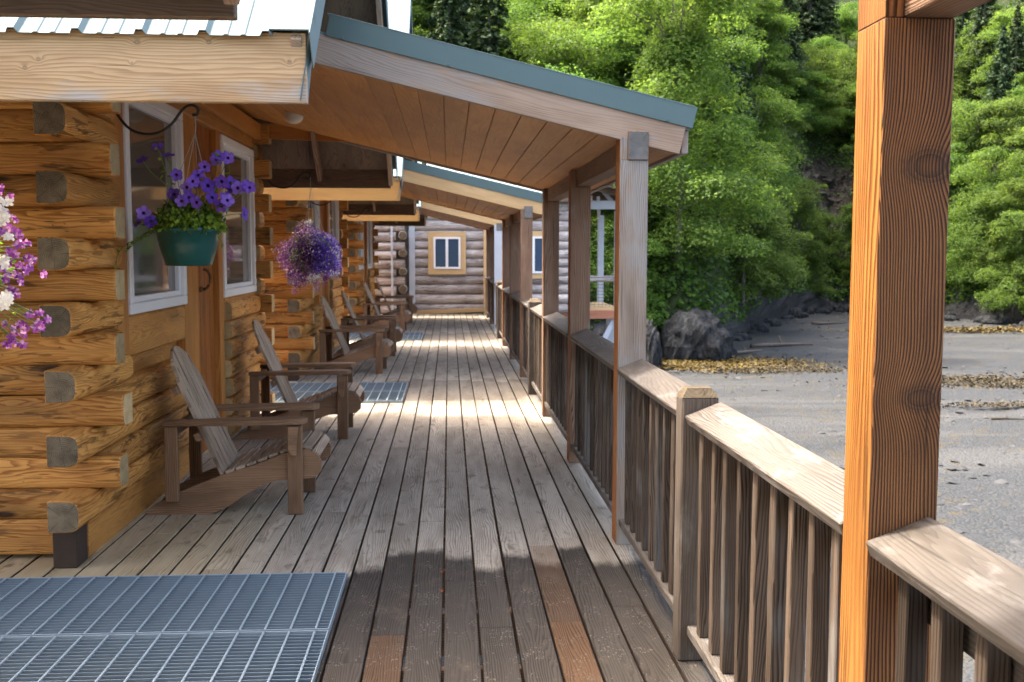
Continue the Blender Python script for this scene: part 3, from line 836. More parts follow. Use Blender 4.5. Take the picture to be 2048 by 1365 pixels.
# ------------------------------------------------------------------ railing sections and railing posts
def rail_section(y0, y1, label):
    ym = (y0 + y1) / 2
    root = empty('railing', (0.95, ym, 0), label, 'railing', 'railing sections between the posts')
    L = y1 - y0
    def P(mb, nm, mats):
        ob = mb.build(nm, mats, root); return ob
    b = MB()
    an = math.atan2(0.052, 0.135)
    b.box((-0.003, 0, 0.955), (0.148, L - 0.002, 0.036), mat=Matrix.Rotation(-an, 3, 'Y'), ch=0.004, axis=1, end=1)
    P(b, 'cap_rail', [W['cap'], E_GREY])
    b = MB()
    b.box((0.030, 0, 0.845), (0.036, L - 0.004, 0.085), ch=0.003, axis=1)
    P(b, 'upper_rail', W['rail'])
    b = MB()
    b.box((-0.012, 0, 0.125), (0.088, L - 0.004, 0.038), ch=0.004, axis=1)
    P(b, 'bottom_rail', W['cap'])
    n = int(L / 0.1535)
    pitch = L / (n + 0.4)
    for i in range(n):
        y = -L / 2 + pitch * (i + 0.7)
        b = MB()
        b.box((-0.018 + random.uniform(-.003, .003), y, 0.525), (0.046, 0.042, 0.76), mat=Matrix.Rotation(random.uniform(-.006, .006), 3, 'Y') @ Matrix.Rotation(random.uniform(-.08, .08), 3, 'Z'), ch=0.003, axis=2)
        P(b, 'baluster', W['bal'])
    return root
def rail_post(y, label):
    b = MB()
    h = 1.045
    b.box((0, 0, h / 2 - 0.015), (0.14, 0.10, h - 0.03), ch=0.008, axis=2)
    v = [(-.07, -.05, h - .033), (.07, -.05, h - .033), (.07, .05, h - .033), (-.07, .05, h - .033), (-.045, -.03, h + .002), (.045, -.03, h + .002), (.045, .03, h + .002), (-.045, .03, h + .002)]
    b.raw(v, [(0, 1, 5, 4), (1, 2, 6, 5), (2, 3, 7, 6), (3, 0, 4, 7), (4, 5, 6, 7)], 1, [(p[2] - h, p[0], p[1]) for p in v])
    o = b.build('railing_post', [W['rail'], E_GREY], origin=None)
    o.location = (XL + 0.052, y + 0.05, 0)
    return tag(o, label, 'railing post', 'short posts in the railing')
random.seed(31)
secs = [(0.2, 2.05, 'railing at the bottom right corner, nearest the camera, right of the orange post'),
        (2.19, 3.70, 'railing between the orange post and the short near railing post'),
        (3.80, 5.25, 'railing between the short near railing post and the big grey porch post'),
        (5.39, 7.38, 'railing beyond the big grey porch post, up to the next porch post'),
        (7.52, 9.50, 'railing between the second and third posts of the largest porch'),
        (9.64, 11.0, 'railing just past the largest porch, before a short far post'),
        (11.1, 12.55, 'railing just before the second porch roof'),
        (12.69, 14.68, 'railing under the near half of the second porch roof'),
        (14.82, 16.8, 'railing under the far half of the second porch roof'),
        (16.94, 18.3, 'railing just past the second porch roof'),
        (18.4, 19.85, 'railing just before the farthest porch roof'),
        (19.99, 21.98, 'railing under the near half of the farthest porch roof'),
        (22.12, 24.1, 'railing under the far half of the farthest porch roof'),
        (24.24, 25.6, 'farthest railing, ending at the grey log house')]
for s_ in secs: rail_section(*s_)
for y, l in ((3.70, 'short weathered post with a pointed top, nearest in the railing'), (11.0, 'short post in the railing between first and second porches'), (18.3, 'short post in the railing between second and farthest porches')):
    rail_post(y, l)

# ------------------------------------------------------------------ steel gratings
def grating(x0, x1, y0, y1, label):
    z0, z1 = 0.004, 0.030
    root = empty('steel_grating', ((x0 + x1) / 2, (y0 + y1) / 2, 0), label, 'grating', 'galvanised gratings laid on the deck')
    cx, cy = (x0 + x1) / 2, (y0 + y1) / 2
    hx, hy = (x1 - x0) / 2, (y1 - y0) / 2
    b = MB()
    for sy in (-1, 1): b.box((0, sy * (hy - .003), .017), (2 * hx, .005, .026), ch=0.0005)
    for sx in (-1, 1): b.box((sx * (hx - .003), 0, .017), (.005, 2 * hy - .012, .026), ch=0.0005)
    b.build('frame', M_GALVR, root)
    b = MB()
    y = -hy + 0.030
    while y < hy - 0.01:
        b.box((0, y, .016), (2 * hx - .012, .0042, .025), ch=0); y += 0.0330
    b.build('bearing_bars', M_GALV, root)
    b = MB()
    x = hx - 0.055
    while x > -hx:
        b.box((x, 0, .0285), (.008, 2 * hy - .012, .008), ch=0.001); x -= 0.1016
    b.build('cross_rods', M_GALVR, root)
    return root
gr = [('near grating panel in the lower left corner, its far edge by the cabin corner', 4.78, 4.045),
      ('closest grating panel, cut off by the bottom edge of the photo', 4.03, 3.30)]
for lab, ya, yb in gr: grating(-2.66, -0.49, yb, ya, lab)
index_kids()
gl = {1: ('farther half of the grating before the second cabin', 'nearer half of the grating before the second cabin'),
      2: ('farther half of the small distant grating before the third cabin', 'nearer half of the small distant grating before the third cabin')}
gsrc = [o for o in bpy.data.objects if o.name.startswith('steel_grating')]
for k in (1, 2):
    for i, o in enumerate(gsrc):
        c = copy_tree(o); c.location.y += k * (PER - 0.17 if k == 1 else PER * 2 / 2 * 1.0) if k == 1 else k * PER; c['label'] = gl[k][i]

# ------------------------------------------------------------------ adirondack chairs
def make_chair():
    root = empty('adirondack_chair', (0, 0, 0), 'x', 'chair', 'wooden adirondack chairs along the cabin walls')
    dx = 1.275
    top = [(-1.785, .0), (-1.785, .03), (-1.73, .068), (-1.55, .155), (-1.35, .232), (-1.15, .295), (-0.98, .362), (-0.90, .385), (-0.84, .385), (-0.79, .36), (-0.762, .31), (-0.765, .25), (-0.80, .215),
           (-0.90, .205), (-1.02, .20), (-1.12, .17), (-1.22, .11), (-1.31, .045), (-1.42, .0)]
    prof = [(x + dx, z) for x, z in top]
    HW = 0.30
    for sy in (-1, 1):
        y = sy * (HW - 0.055)
        b = MB(); b.poly(prof, y - 0.017, y + 0.017); b.build('side_rail', W['chair'], root)
    for sy in (-1, 1):
        y = sy * (HW - 0.018)
        b = MB(); b.box((-0.912 + dx, y, 0.266), (0.088, 0.036, 0.530), ch=0.004, axis=2)
        b.poly([(-0.945 + dx, .531), (-0.945 + dx, .40), (-0.925 + dx, .36), (-0.90 + dx, .36), (-0.885 + dx, .531)], y + sy * .019, y + sy * .045)
        b.build('leg', W['chair'], root)
        b = MB(); b.box((-1.628 + dx, y, 0.31), (0.075, 0.036, 0.45), ch=0.004, axis=2)
        b.build('rear_post', W['chair'], root)
        # arm with rounded front and tapering rear
        b = MB()
        pts = [(-1.67, -.025), (-1.67, .03), (-1.50, .05), (-1.30, .07), (-0.93, .07), (-0.87, .055), (-0.84, .02), (-0.84, -.03), (-0.87, -.065), (-0.93, -.075), (-1.30, -.065), (-1.55, -.03)]
        if sy < 0: pts = [(p[0], -p[1]) for p in pts]
        n = len(pts)
        zf = lambda x: 0.558 + 0.012 * (x + 1.25)
        v = [(p[0] + dx, y + p[1], zf(p[0]) - 0.015) for p in pts] + [(p[0] + dx, y + p[1], zf(p[0]) + 0.010) for p in pts]
        v += [(p[0] * 0.99 + dx - 0.0125, y + p[1] * 0.92, zf(p[0]) + 0.015) for p in pts]
        ar = sum(pts[i][0] * pts[(i + 1) % n][1] - pts[(i + 1) % n][0] * pts[i][1] for i in range(n))
        f = [tuple(range(n))[::-1], tuple(range(2 * n, 3 * n))] + [(i, (i + 1) % n, (i + 1) % n + n, i + n) for i in range(n)] + [(i + n, (i + 1) % n + n, (i + 1) % n + 2 * n, i + 2 * n) for i in range(n)]
        if ar < 0: f = [q[::-1] for q in f]
        b.raw(v, f, 0, [(p[0], p[1], p[2]) for p in v]); b.build('arm', W['chair'], root)
    # seat slats follow the rail top
    b = MB()
    path = [(-1.33, .237), (-1.27, .258), (-1.205, .28), (-1.14, .302), (-1.075, .328), (-1.01, .354), (-0.945, .380), (-0.875, .392), (-0.812, .377), (-0.772, .325)]
    for i in range(len(path) - 1):
        a, c = path[i], path[i + 1]
        mx, mz = (a[0] + c[0]) / 2, (a[1] + c[1]) / 2
        L = math.hypot(c[0] - a[0], c[1] - a[1])
        th = math.atan2(c[1] - a[1], c[0] - a[0])
        b.box((mx + dx, 0, mz + 0.010), (L - 0.011, 2 * HW - 0.078, 0.019), mat=Matrix.Rotation(-th, 3, 'Y'), ch=0.003, axis=1)
    b.build('seat', W['chair_grey'], root)
    # back: six slats, middle ones taller, rounded tops
    b = MB()
    A = Vector((-1.335 + dx, 0, 0.20)); D = Vector((-0.40, 0, 0.92)).normalized(); Nn = Vector((0.92, 0, 0.40)).normalized()
    wn = 0.082
    for i in range(6):
        yc = (i - 2.5) * wn
        def topl(y): return 0.845 - 2.6 * abs(y) ** 2 * 1.0 - (0.06 if abs(y) > 0.2 else 0)
        y0, y1 = yc - wn / 2 + 0.0075, yc + wn / 2 - 0.0075
        K = 4
        out = [(y0, 0)] + [(y0 + (y1 - y0) * k / K, topl(y0 + (y1 - y0) * k / K)) for k in range(K + 1)] + [(y1, 0)]
        n = len(out)
        v = [A + D * u + Vector((0, yy, 0)) + Nn * 0.010 for (yy, u) in out] + [A + D * u + Vector((0, yy, 0)) - Nn * 0.010 for (yy, u) in out]
        lcs = [(u, yy - yc, 0) for (yy, u) in out] * 2
        f = [tuple(range(n)), tuple(range(n, 2 * n))[::-1]] + [(i_, i_ + n, (i_ + 1) % n + n, (i_ + 1) % n) for i_ in range(n)]
        f = [q[::-1] for q in f]
        b.raw(v, f, 0, lcs)
    b.build('backrest', W['chair_grey'], root)
    b = MB()
    for u, ww in ((0.30, 0.05), (0.60, 0.05)):
        p = A + D * u - Nn * 0.028
        b.box(p, (0.03, 2 * HW - 0.04, ww), mat=Matrix.Rotation(math.atan2(-0.40, 0.92), 3, 'Y'), ch=0.003, axis=1)
    b.build('brace', W['chair'], root); b = MB()
    b.box((-1.628 + dx, 0, 0.50), (0.04, 2 * HW - 0.08, 0.06), ch=0.003, axis=1)
    b.build('brace', W['chair'], root); b = MB()
    b.box((-0.93 + dx, 0, 0.262), (0.022, 2 * HW - 0.15, 0.08), ch=0.003, axis=1)
    b.build('brace', W['chair'], root)
    return root
random.seed(41)
ch0 = make_chair()
index_kids()
cs = [(-1.275, 6.28, 0.0, 'nearest adirondack chair, below the hanging petunias'),
      (-1.255, 8.72, 0.02, 'second adirondack chair, beneath the second window of the nearest cabin'),
      (-1.25, 13.30, -0.03, 'third adirondack chair, first of the pair at the second cabin'),
      (-1.22, 15.50, 0.02, 'fourth adirondack chair, back one of the pair at the second cabin'),
      (-1.26, 20.00, -0.02, 'fifth adirondack chair, first of the small distant pair'),
      (-1.22, 22.70, 0.03, 'sixth and farthest adirondack chair, near the grey log house')]
for i, (x, y, a, lab) in enumerate(cs):
    o = ch0 if i == 0 else copy_tree(ch0)
    o.location = (x, y, 0); o.rotation_euler.z = a; o['label'] = lab

# ------------------------------------------------------------------ leaf and petal materials
def leafmat(name, stops, trans=0.45, rough=0.6, objvar=0.0):
    s = NT(name)
    r = s.attr('rnd', 'Fac')
    nd = s.t.nodes.new('ShaderNodeValToRGB')
    el = nd.color_ramp.elements
    el[0].position, el[0].color = stops[0][0], (*stops[0][1], 1)
    el[1].position, el[1].color = stops[-1][0], (*stops[-1][1], 1)
    for p, c in stops[1:-1]:
        e = el.new(p); e.color = (*c, 1)
    s.put(nd.inputs[0], r)
    col = nd.outputs[0]
    if objvar:
        oi = s.n('ObjectInfo', out=5)
        k = s.mt('ADD', 1 - objvar / 2, s.mt('MULTIPLY', oi, objvar))
        hs = s.n('HueSaturation', {'Hue': s.mt('ADD', 0.482, s.mt('MULTIPLY', s.mt('FRACT', s.mt('MULTIPLY', oi, 5.7)), 0.036)), 'Value': k, 'Color': col})
        col = hs
    d = s.n('BsdfPrincipled', {'Base Color': col, 'Roughness': rough, 'Specular IOR Level': 0.25})
    t = s.n('BsdfTranslucent', {'Color': s.mix(0.5, col, s.mix(1.0, col, (1.6, 1.5, 0.5), 'MULTIPLY'))})
    mx = s.n('MixShader', {0: trans, 1: d, 2: t})
    s.n('OutputMaterial', {0: mx}, out=None)
    return s.m
M_PETUNIA = leafmat('petunia_petal', ((0.0, (0.10, 0.04, 0.42)), (0.6, (0.20, 0.09, 0.62)), (1.0, (0.34, 0.20, 0.76))), 0.3)
M_THROAT = leafmat('petunia_throat', ((0.0, (0.03, 0.008, 0.12)), (1.0, (0.05, 0.01, 0.2))), 0.1)
M_LEAF = leafmat('basket_leaf', ((0.0, (0.05, 0.12, 0.012)), (0.5, (0.16, 0.27, 0.028)), (1.0, (0.32, 0.44, 0.06))), 0.4)
M_STEM = leafmat('basket_stem', ((0.0, (0.10, 0.16, 0.04)), (1.0, (0.2, 0.25, 0.08))), 0.1)
M_BLUE = leafmat('lobelia_blue', ((0.0, (0.03, 0.01, 0.16)), (0.5, (0.09, 0.035, 0.50)), (0.85, (0.19, 0.10, 0.74)), (1.0, (0.6, 0.5, 0.85))), 0.3)
M_PURP = leafmat('lobelia_plum', ((0.0, (0.05, 0.012, 0.09)), (0.5, (0.13, 0.04, 0.24)), (0.9, (0.30, 0.12, 0.42)), (1.0, (0.7, 0.6, 0.8))), 0.3)
M_PINK = leafmat('blossom_magenta', ((0.0, (0.15, 0.025, 0.22)), (0.6, (0.32, 0.09, 0.45)), (1.0, (0.58, 0.32, 0.68))), 0.35)
M_WHITE = leafmat('blossom_white', ((0.0, (0.66, 0.64, 0.72)), (1.0, (0.85, 0.84, 0.88))), 0.3)

def basis(d):
    d = Vector(d).normalized()
    a = d.cross(Vector((0.1, 0.3, 1))).normalized() if abs(d.z) < 0.95 else d.cross(Vector((1, 0, 0))).normalized()
    return d, a, d.cross(a)
def flower_star(mb, p, d, r, mi=0, mi2=1, depth=0.45):
    """five lobed trumpet facing d"""
    d, a, c = basis(d)
    p = Vector(p)
    K = 20
    ph = random.random() * 6
    cen = p - d * r * depth
    r0, ring1, ring2 = [], [], []
    for k in range(K):
        th = ph + 2 * math.pi * k / K
        lob = 0.74 + 0.26 * abs(math.cos(2.5 * (th - ph))) ** 0.9
        e = a * math.cos(th) + c * math.sin(th)
        ring1.append(p + e * r * 0.24 - d * r * 0.10)
        ring2.append(p + e * r * lob + d * r * (0.02 + 0.12 * math.sin(5 * th + ph)) )
        r0.append(p + e * r * 0.10 - d * r * depth)
    v = r0 + ring1 + ring2 + [cen - d * r * 0.5]
    f, mis = [], []
    for k in range(K):
        k2 = (k + 1) % K
        f.append((k, k2, K + k2, K + k)); mis.append(mi2)
        f.append((K + k, K + k2, 2 * K + k2, 2 * K + k)); mis.append(mi)
        f.append((3 * K, k2, k)); mis.append(mi2)
    mb.raw(v, f, 0, None, random.random(), 0.0, mis)
def leaf_round(mb, p, d, nrm, L, wd, mi=0, rnd=None):
    d = Vector(d).normalized(); s_ = d.cross(Vector(nrm)).normalized(); n = s_.cross(d)
    p = Vector(p)
    v = [p, p + d * L * .35 + s_ * wd * .5 + n * .06 * L, p + d * L * .8 + s_ * wd * .35, p + d * L, p + d * L * .8 - s_ * wd * .35, p + d * L * .35 - s_ * wd * .5 + n * .06 * L, p + d * L * .5 - n * .05 * L]
    mb.raw(v, [(0, 1, 6), (1, 2, 6), (2, 3, 6), (3, 4, 6), (4, 5, 6), (5, 0, 6)], mi, None, rnd)
def rdir(zb=0.0):
    while True:
        v = Vector((random.uniform(-1, 1), random.uniform(-1, 1), random.uniform(-1, 1)))
        if 0.1 < v.length < 1:
            v.normalize(); v.z += zb
            return v.normalized()

# hanging brackets
def bracket(y, label, ztip=2.30):
    b = MB()
    x0, xt = -1.80, -1.335
    pts = [(x0, 0, ztip + 0.17), (x0 + .012, 0, ztip + .06), (x0 + 0.05, 0, ztip - 0.03), (x0 + 0.11, 0, ztip - 0.10), (x0 + 0.18, 0, ztip - 0.125), (x0 + 0.26, 0, ztip - 0.118),
           (x0 + .33, 0, ztip - 0.07), (x0 + .375, 0, ztip - 0.01), (x0 + .41, 0, ztip + .022), (x0 + .445, 0, ztip + .026), (x0 + .468, 0, ztip + .006), (x0 + .462, 0, ztip - .022), (x0 + .438, 0, ztip - .022)]
    # smooth
    P2 = []
    for i in range(len(pts) - 1):
        p0, p1, p2, p3 = (Vector(pts[max(i - 1, 0)]), Vector(pts[i]), Vector(pts[i + 1]), Vector(pts[min(i + 2, len(pts) - 1)]))
        for k in range(4):
            t = k / 4
            P2.append(0.5 * ((2 * p1) + (-p0 + p2) * t + (2 * p0 - 5 * p1 + 4 * p2 - p3) * t * t + (-p0 + 3 * p1 - 3 * p2 + p3) * t ** 3))
    P2.append(Vector(pts[-1]))
    b.tube(P2, 0.0075, 8)
    b.box((x0 - 0.004, 0, ztip + 0.10), (0.008, 0.03, 0.2), ch=0.001)
    o = b.build('plant_bracket', M_BLACK, smooth=True)
    o.location = (0, y, 0)
    return tag(o, label, 'bracket', 'black iron plant brackets on the cabin walls')
bracket(5.60, 'black iron hook holding the petunia pot')
bracket(10.0, 'black iron hook above the lobelia ball', 2.29)
bracket(2.70, 'black iron hook of the magenta and white basket, up at the left edge', 2.29)
bracket(12.9, 'black iron hook at the near corner of the second cabin', 2.26)
bracket(17.3, 'black iron hook at the far corner of the second cabin', 2.26)

# petunia pot
random.seed(52)
PC = Vector((-1.40, 5.60, 1.475))
pot = empty('hanging_petunia_pot', PC, 'teal plastic pot of violet petunias hung in front of the near window', 'hanging basket')
b = MB()
b.lathe((0, 0, 0), [(0.0, 0.0), (0.115, 0.0), (0.122, 0.006), (0.150, 0.10), (0.166, 0.178), (0.172, 0.180), (0.176, 0.186), (0.176, 0.200), (0.171, 0.203), (0.160, 0.200), (0.158, 0.17), (0.0, 0.165)], 40)
for k in range(8):
    pass
b.build('pot', M_POT, pot, True)
b = MB()
tip = Vector((-1.80 + .45, 5.60, 2.278)) - PC
j = Vector((tip.x, 0, tip.z - 0.10))
b.tube([tip, tip + Vector((0.004, 0, -0.05)), j], 0.003, 6)
for k in range(4):
    th = 0.6 + k * math.pi / 2
    b.tube([j, (0.165 * math.cos(th), 0.165 * math.sin(th), 0.20)], 0.0018, 5)
b.build('hanger_wires', M_WIRE, pot)
b = MB()
for k in range(1700):
    th = random.uniform(0, 2 * math.pi); rr = 0.19 * math.sqrt(random.random()); 
    z = 0.185 + random.uniform(0, 0.19) * (1 - (rr / 0.22) ** 2)
    p = Vector((rr * math.cos(th), rr * math.sin(th), z))
    leaf_round(b, p, rdir(0.3), rdir(0.6), random.uniform(0.018, 0.036), random.uniform(0.014, 0.026))
# trailing tendrils on the left and a few to the right
stems = MB()
flowers = []
def sprig(base, dirs, n, seg, leafy=0.6, fl=True, droop=0.0):
    p = Vector(base); d = Vector(dirs).normalized()
    pts = [p.copy()]
    for i in range(n):
        d = (d + Vector((random.uniform(-.25, .25), random.uniform(-.25, .25), random.uniform(-.2, .2) - droop))).normalized()
        p = p + d * seg
        pts.append(p.copy())
        if random.random() < leafy:
            leaf_round(b, p, rdir(), rdir(0.6), random.uniform(0.02, 0.035), random.uniform(0.013, 0.02))
    stems.tube(pts, [0.0022] * len(pts), 5)
    if fl: flowers.append((p, (d + Vector((0.25, -0.7, 0.1)))))
sprig((0.05, 0, .26), (0.5, -.1, 0.9), 9, .032); sprig((0.09, 0, .26), (0.6, 0, .8), 11, .034); sprig((0.12, 0, .24), (.5, .1, .75), 10, .036); sprig((0.10, .05, .26), (.6, .1, 1), 7, .034)
sprig((0.12, -.05, .24), (.8, -.1, .5), 6, .033); sprig((0.06, -.05, .25), (.3, -.1, .9), 6, .032)
sprig((-0.05, 0, .28), (-.35, 0, 1), 11, .034); sprig((-0.07, 0, .28), (-.5, 0, 1), 10, .034); sprig((-.03, 0, .28), (-.2, 0, 1), 10, .036)
for k in range(3): sprig((-0.14, -.04, .20), (-.7, -.2, -.15), 7, .03, 1.0, False, 0.1)
sprig((-0.16, 0, .19), (-.8, -.2, -.1), 10, .034, 1.0, False, 0.14)
sprig((-0.15, 0, .20), (-.9, 0, .3), 4, .03); sprig((-0.12, -.08, .2), (-.5, -.8, .2), 3, .03)
sprig((0.14, -.04, .19), (.7, -.2, -.4), 3, .03, 1.0, False, .3)
for (px, pz) in ((345, 388), (352, 350), (375, 375), (392, 365), (400, 352), (418, 372), (430, 320), (455, 318), (470, 375), (490, 372), (447, 395), (425, 395), (365, 402), (345, 440 - 18), (290, 425), (335, 438), (445, 365), (497, 375), (410, 335), (380, 395), (395, 405), (438, 410), (455, 400)):
    X = (px + 15 - 898) * 5.5 / 2035; Z = 1.55 + (500 - pz) * 5.5 / 2035
    p = Vector((X, 5.45 + random.uniform(-.02, .10), Z)) - PC
    flowers.append((p, Vector((random.uniform(-.5, .6), -1, random.uniform(-.3, .5)))))
    stems.tube([p * 0.98, (p + Vector((p.x * .3, 0, .25))) / 2, (p.x * .35, 0, .24)], 0.002, 5)
b.build('foliage', M_LEAF, pot)
stems.build('stems', M_STEM, pot)
for (p, d) in flowers:
    fb = MB(); flower_star(fb, (0, 0, 0), d, random.uniform(0.034, 0.044))
    o = fb.build('flower', [M_PETUNIA, M_THROAT], pot, False); o.location = p

# lobelia ball
def tiny_flowers(mb, n, c, rx, rz, rmin, size, side=None, down=0.0):
    for _ in range(n):
        d = rdir()
        if side and not side(d): continue
        rr = random.uniform(rmin, 1.0) ** 0.5
        # lumpy outline
        lump = 1 + 0.15 * math.sin(5 * d.x + 3 * d.z) + 0.08 * math.sin(9 * d.y + 7 * d.z + 1)
        p = Vector((c[0] + d.x * rx * rr * lump, c[1] + d.y * rx * rr * lump, c[2] + d.z * rz * rr * lump - (down * random.random() ** 3 if d.z < 0 else 0)))
        dd, a, e = basis((d + rdir() * 0.7))
        s_ = random.uniform(size * .7, size * 1.2)
        v = [p, p + a * s_ + dd * s_ * .3, p + (a + e) * s_ * .55, p + e * s_ + dd * s_ * .3, p - a * s_ * .8 + dd * s_ * .2, p - e * s_ * .8 + dd * s_ * .3, p + (a - e) * s_ * .5]
        mb.raw(v, [(0, 1, 2), (0, 2, 3), (0, 4, 5), (0, 5, 6)], 0, None, min(1, max(0, random.gauss(.5, .27))))
random.seed(61)
LCt = Vector((-1.325, 10.0, 1.53))
lob = empty('hanging_lobelia_ball', LCt, 'round ball of purple and blue lobelia hanging over the walkway', 'hanging basket')
b = MB(); tiny_flowers(b, 9000, (0, 0, 0), .31, .275, .25, .0105, lambda d: d.x < 0.12 + random.uniform(-.25, .25)); tiny_flowers(b, 500, (-.12, 0, -.16), .14, .14, .0, .011)
tag(b.build('plum_flowers', M_PURP, lob), kind='stuff')
b = MB(); tiny_flowers(b, 9000, (0.0, 0, 0), .31, .265, .25, .0105, lambda d: d.x > 0.12 + random.uniform(-.25, .25))
tag(b.build('blue_flowers', M_BLUE, lob), kind='stuff')
b = MB()
for (cx, cz) in ((-.20, -.2), (-.10, -.27), (.02, -.29), (.12, -.24), (-.27, -.05), (.22, -.15), (-.16, -.30)):
    tiny_flowers(b, 110, (cx, random.uniform(-.1, .1), cz), .05, .09, .0, .0095)
tag(b.build('trailing_flowers', M_PURP, lob), kind='stuff')
b = MB(); tiny_flowers(b, 110, (.02, -.12, -.23), .12, .06, .0, .010); tiny_flowers(b, 220, (0, 0, 0), .33, .29, .7, .009); tiny_flowers(b, 20, (-0.03, 0, .32), .05, .03, .1, .014)
tag(b.build('white_flowers', M_WHITE, lob), kind='stuff')
b = MB()
for k in range(1600):
    d = rdir(); rr = random.uniform(.5, .9)
    leaf_round(b, (d.x * .27 * rr, d.y * .27 * rr, d.z * .24 * rr), rdir(), rdir(), .03, .012, 0, random.random() * .5)
b.build('foliage', M_LEAF, lob)
b = MB(); b.lathe((0, 0, 0), [(0, -.1), (.10, -.1), (.15, .08), (.16, .09), (0, .085)], 20)
b.build('pot', M_BLACK, lob)
b = MB()
tp = Vector((-0.005, 0, 2.268 - 1.53)); jj = tp + Vector((0, 0, -.12))
b.tube([tp, jj], .003, 5)
for k in range(3):
    th = k * 2.09 + .3; b.tube([jj, (.15 * math.cos(th), .15 * math.sin(th), .09)], .002, 5)
b.build('hanger_wires', M_WIRE, lob)

# magenta and white basket at the left edge
random.seed(71)
BC = Vector((-1.36, 2.72, 1.50))
bk = empty('hanging_flower_basket', BC, 'magenta and white blossoms spilling in at the left edge', 'hanging basket')
mg, wh, st, lf = MB(), MB(), MB(), MB()
def petal_flower(mb, p, r):
    dd, a, e = basis(Vector((.6, -1, .1)) + rdir() * .7)
    for k in range(5):
        th = k * 1.257 + random.uniform(-.15, .15)
        u = a * math.cos(th) + e * math.sin(th); w_ = a * -math.sin(th) + e * math.cos(th)
        mb.raw([p, p + u * r * .5 + w_ * r * .38 + dd * r * .18, p + u * r * 1.05 + w_ * r * .22, p + u * r * 1.05 - w_ * r * .22, p + u * r * .5 - w_ * r * .38 + dd * r * .18],
               [(0, 1, 2, 3, 4)], 0, None, random.random())
for k in range(900):
    d = rdir()
    p = Vector((d.x * .21, d.y * .21, d.z * .20)) * random.uniform(.6, 1.0)
    leaf_round(lf, p, rdir(), rdir(), .03, .013, 0, random.random() * .6)
    if random.random() < .28: petal_flower(mg, p * 1.05, random.uniform(.009, .014))
def pxp(x, y, Yd): return Vector(((x + 31 - 898) * Yd / 2035, Yd, 1.55 + (505 - y) * Yd / 2035)) - BC
pink = [(8, 385), (20, 398), (18, 458), (30, 470), (36, 490), (52, 492), (24, 512), (48, 518), (62, 520), (32, 530), (45, 540), (60, 538), (78, 552), (28, 548), (8, 562), (24, 585), (50, 630), (62, 640), (84, 636), (70, 650), (62, 654), (32, 644), (4, 645), (36, 668), (28, 682), (5, 684), (40, 690), (12, 410), (2, 470), (14, 436), (22, 604 - 20), (56, 626), (3, 540), (12, 530), (10, 470), (26, 440), (40, 478), (18, 505), (36, 560), (14, 575), (20, 550), (44, 655), (70, 628), (18, 660), (12, 672)]
whites = [(2, 402), (14, 408), (4, 425), (8, 438), (3, 452), (14, 478), (3, 515), (8, 528), (4, 590), (12, 596), (3, 610), (10, 604)]
root0 = Vector((-.02, 0, -.02))
for lst, mb in ((pink, mg), (whites, wh)):
    for (x, y) in lst:
        for q in range(2):
            p = pxp(x + random.uniform(-5, 5), y + random.uniform(-5, 5), (2.70 if mb is mg else 2.50) + random.uniform(-.06, .06))
            petal_flower(mb, p, random.uniform(.008, .012) * (1.15 if mb is wh else 1))
        p = pxp(x, y, 2.70)
        if random.random() < .7:
            st.tube([root0 + (p - root0) * .5 + Vector((0, 0, .03)), root0 + (p - root0) * .8 + Vector((0, 0, .012)), p], .0012, 4)
            leaf_round(lf, root0 + (p - root0) * .8, rdir(), rdir(), .014, .006)
mg.build('magenta_blossoms', M_PINK, bk)['kind'] = 'stuff'
wh.build('white_blossoms', M_WHITE, bk)['kind'] = 'stuff'
st.build('stems', M_STEM, bk); lf.build('foliage', M_LEAF, bk)
b = MB()
tp = Vector((.02, 0, 2.268 - 1.50))
for k in range(3):
    th = k * 2.09; b.tube([tp, (.15 * math.cos(th), .15 * math.sin(th), .05)], .002, 5)
b.build('hanger_wires', M_WIRE, bk)

# ceiling lamp
b = MB()
gx, gy = -1.235, 8.35
prof = [(0.0, -.082)] + [(0.075 * math.sin(t * math.pi / 2 / 6), -.082 + 0.06 * (1 - math.cos(t * math.pi / 2 / 6))) for t in range(1, 7)] + [(0.070, 0.012), (0.055, 0.03)]
b.lathe((0, 0, 0), prof, 28)
o = b.build('ceiling_lamp', M_GLOBE, smooth=True); o.location = (gx, gy, zc(gx) + 0.004)
tag(o, 'unlit opal dome lamp fixed to the plank ceiling of the largest porch', 'lamp')

# ------------------------------------------------------------------ grey log house at the end of the walk
random.seed(81)
gh = empty('grey_log_house', (0, 27, 0), 'weathered grey log house closing the end of the walkway', 'house')
def G(mb, nm, mats, par=None, smooth=False):
    o = mb.build(nm, mats, None, smooth)
    o.parent = par or gh
    o.location = (0, -27, 0) if par is None else (0, 0, 0)
    return o
b = MB()
z = 0.02
Yg = 25.80
k = 0
while z < 2.9:
    h = random.uniform(.21, .255)
    b.log((-0.95, Yg + .10, z + h / 2), (3.07, Yg + .10, z + h / 2), .22, h * 1.04, (0, -1, 0), prof='round', seg=.3, wob=.05)
    hl = h
    xe = -1.10 if k % 2 else -1.32
    b.log((-3.6, Yg - .05, z + h / 2 - .03), (xe, Yg - .05, z + h / 2 - .03), .22, h, (0, -1, 0), prof='round', seg=.25, wob=.07, end1=1)
    if k % 2 == 0:
        b.log((-1.15, Yg - .30, z + h / 2), (-1.15, Yg + .9, z + h / 2), .2, h * .85, (1, 0, 0), prof='round', seg=.3, wob=.05, end0=1)
    z += h; k += 1
G(b, 'log_wall', [W['greylog'], E_GREY], smooth=False)
b = MB(); b.box((-0.93, Yg - .02, 1.35), (.15, .05, 2.7), ch=.005); b.box((-1.42, Yg - .20, 1.35), (.05, .03, 2.5), ch=.004)
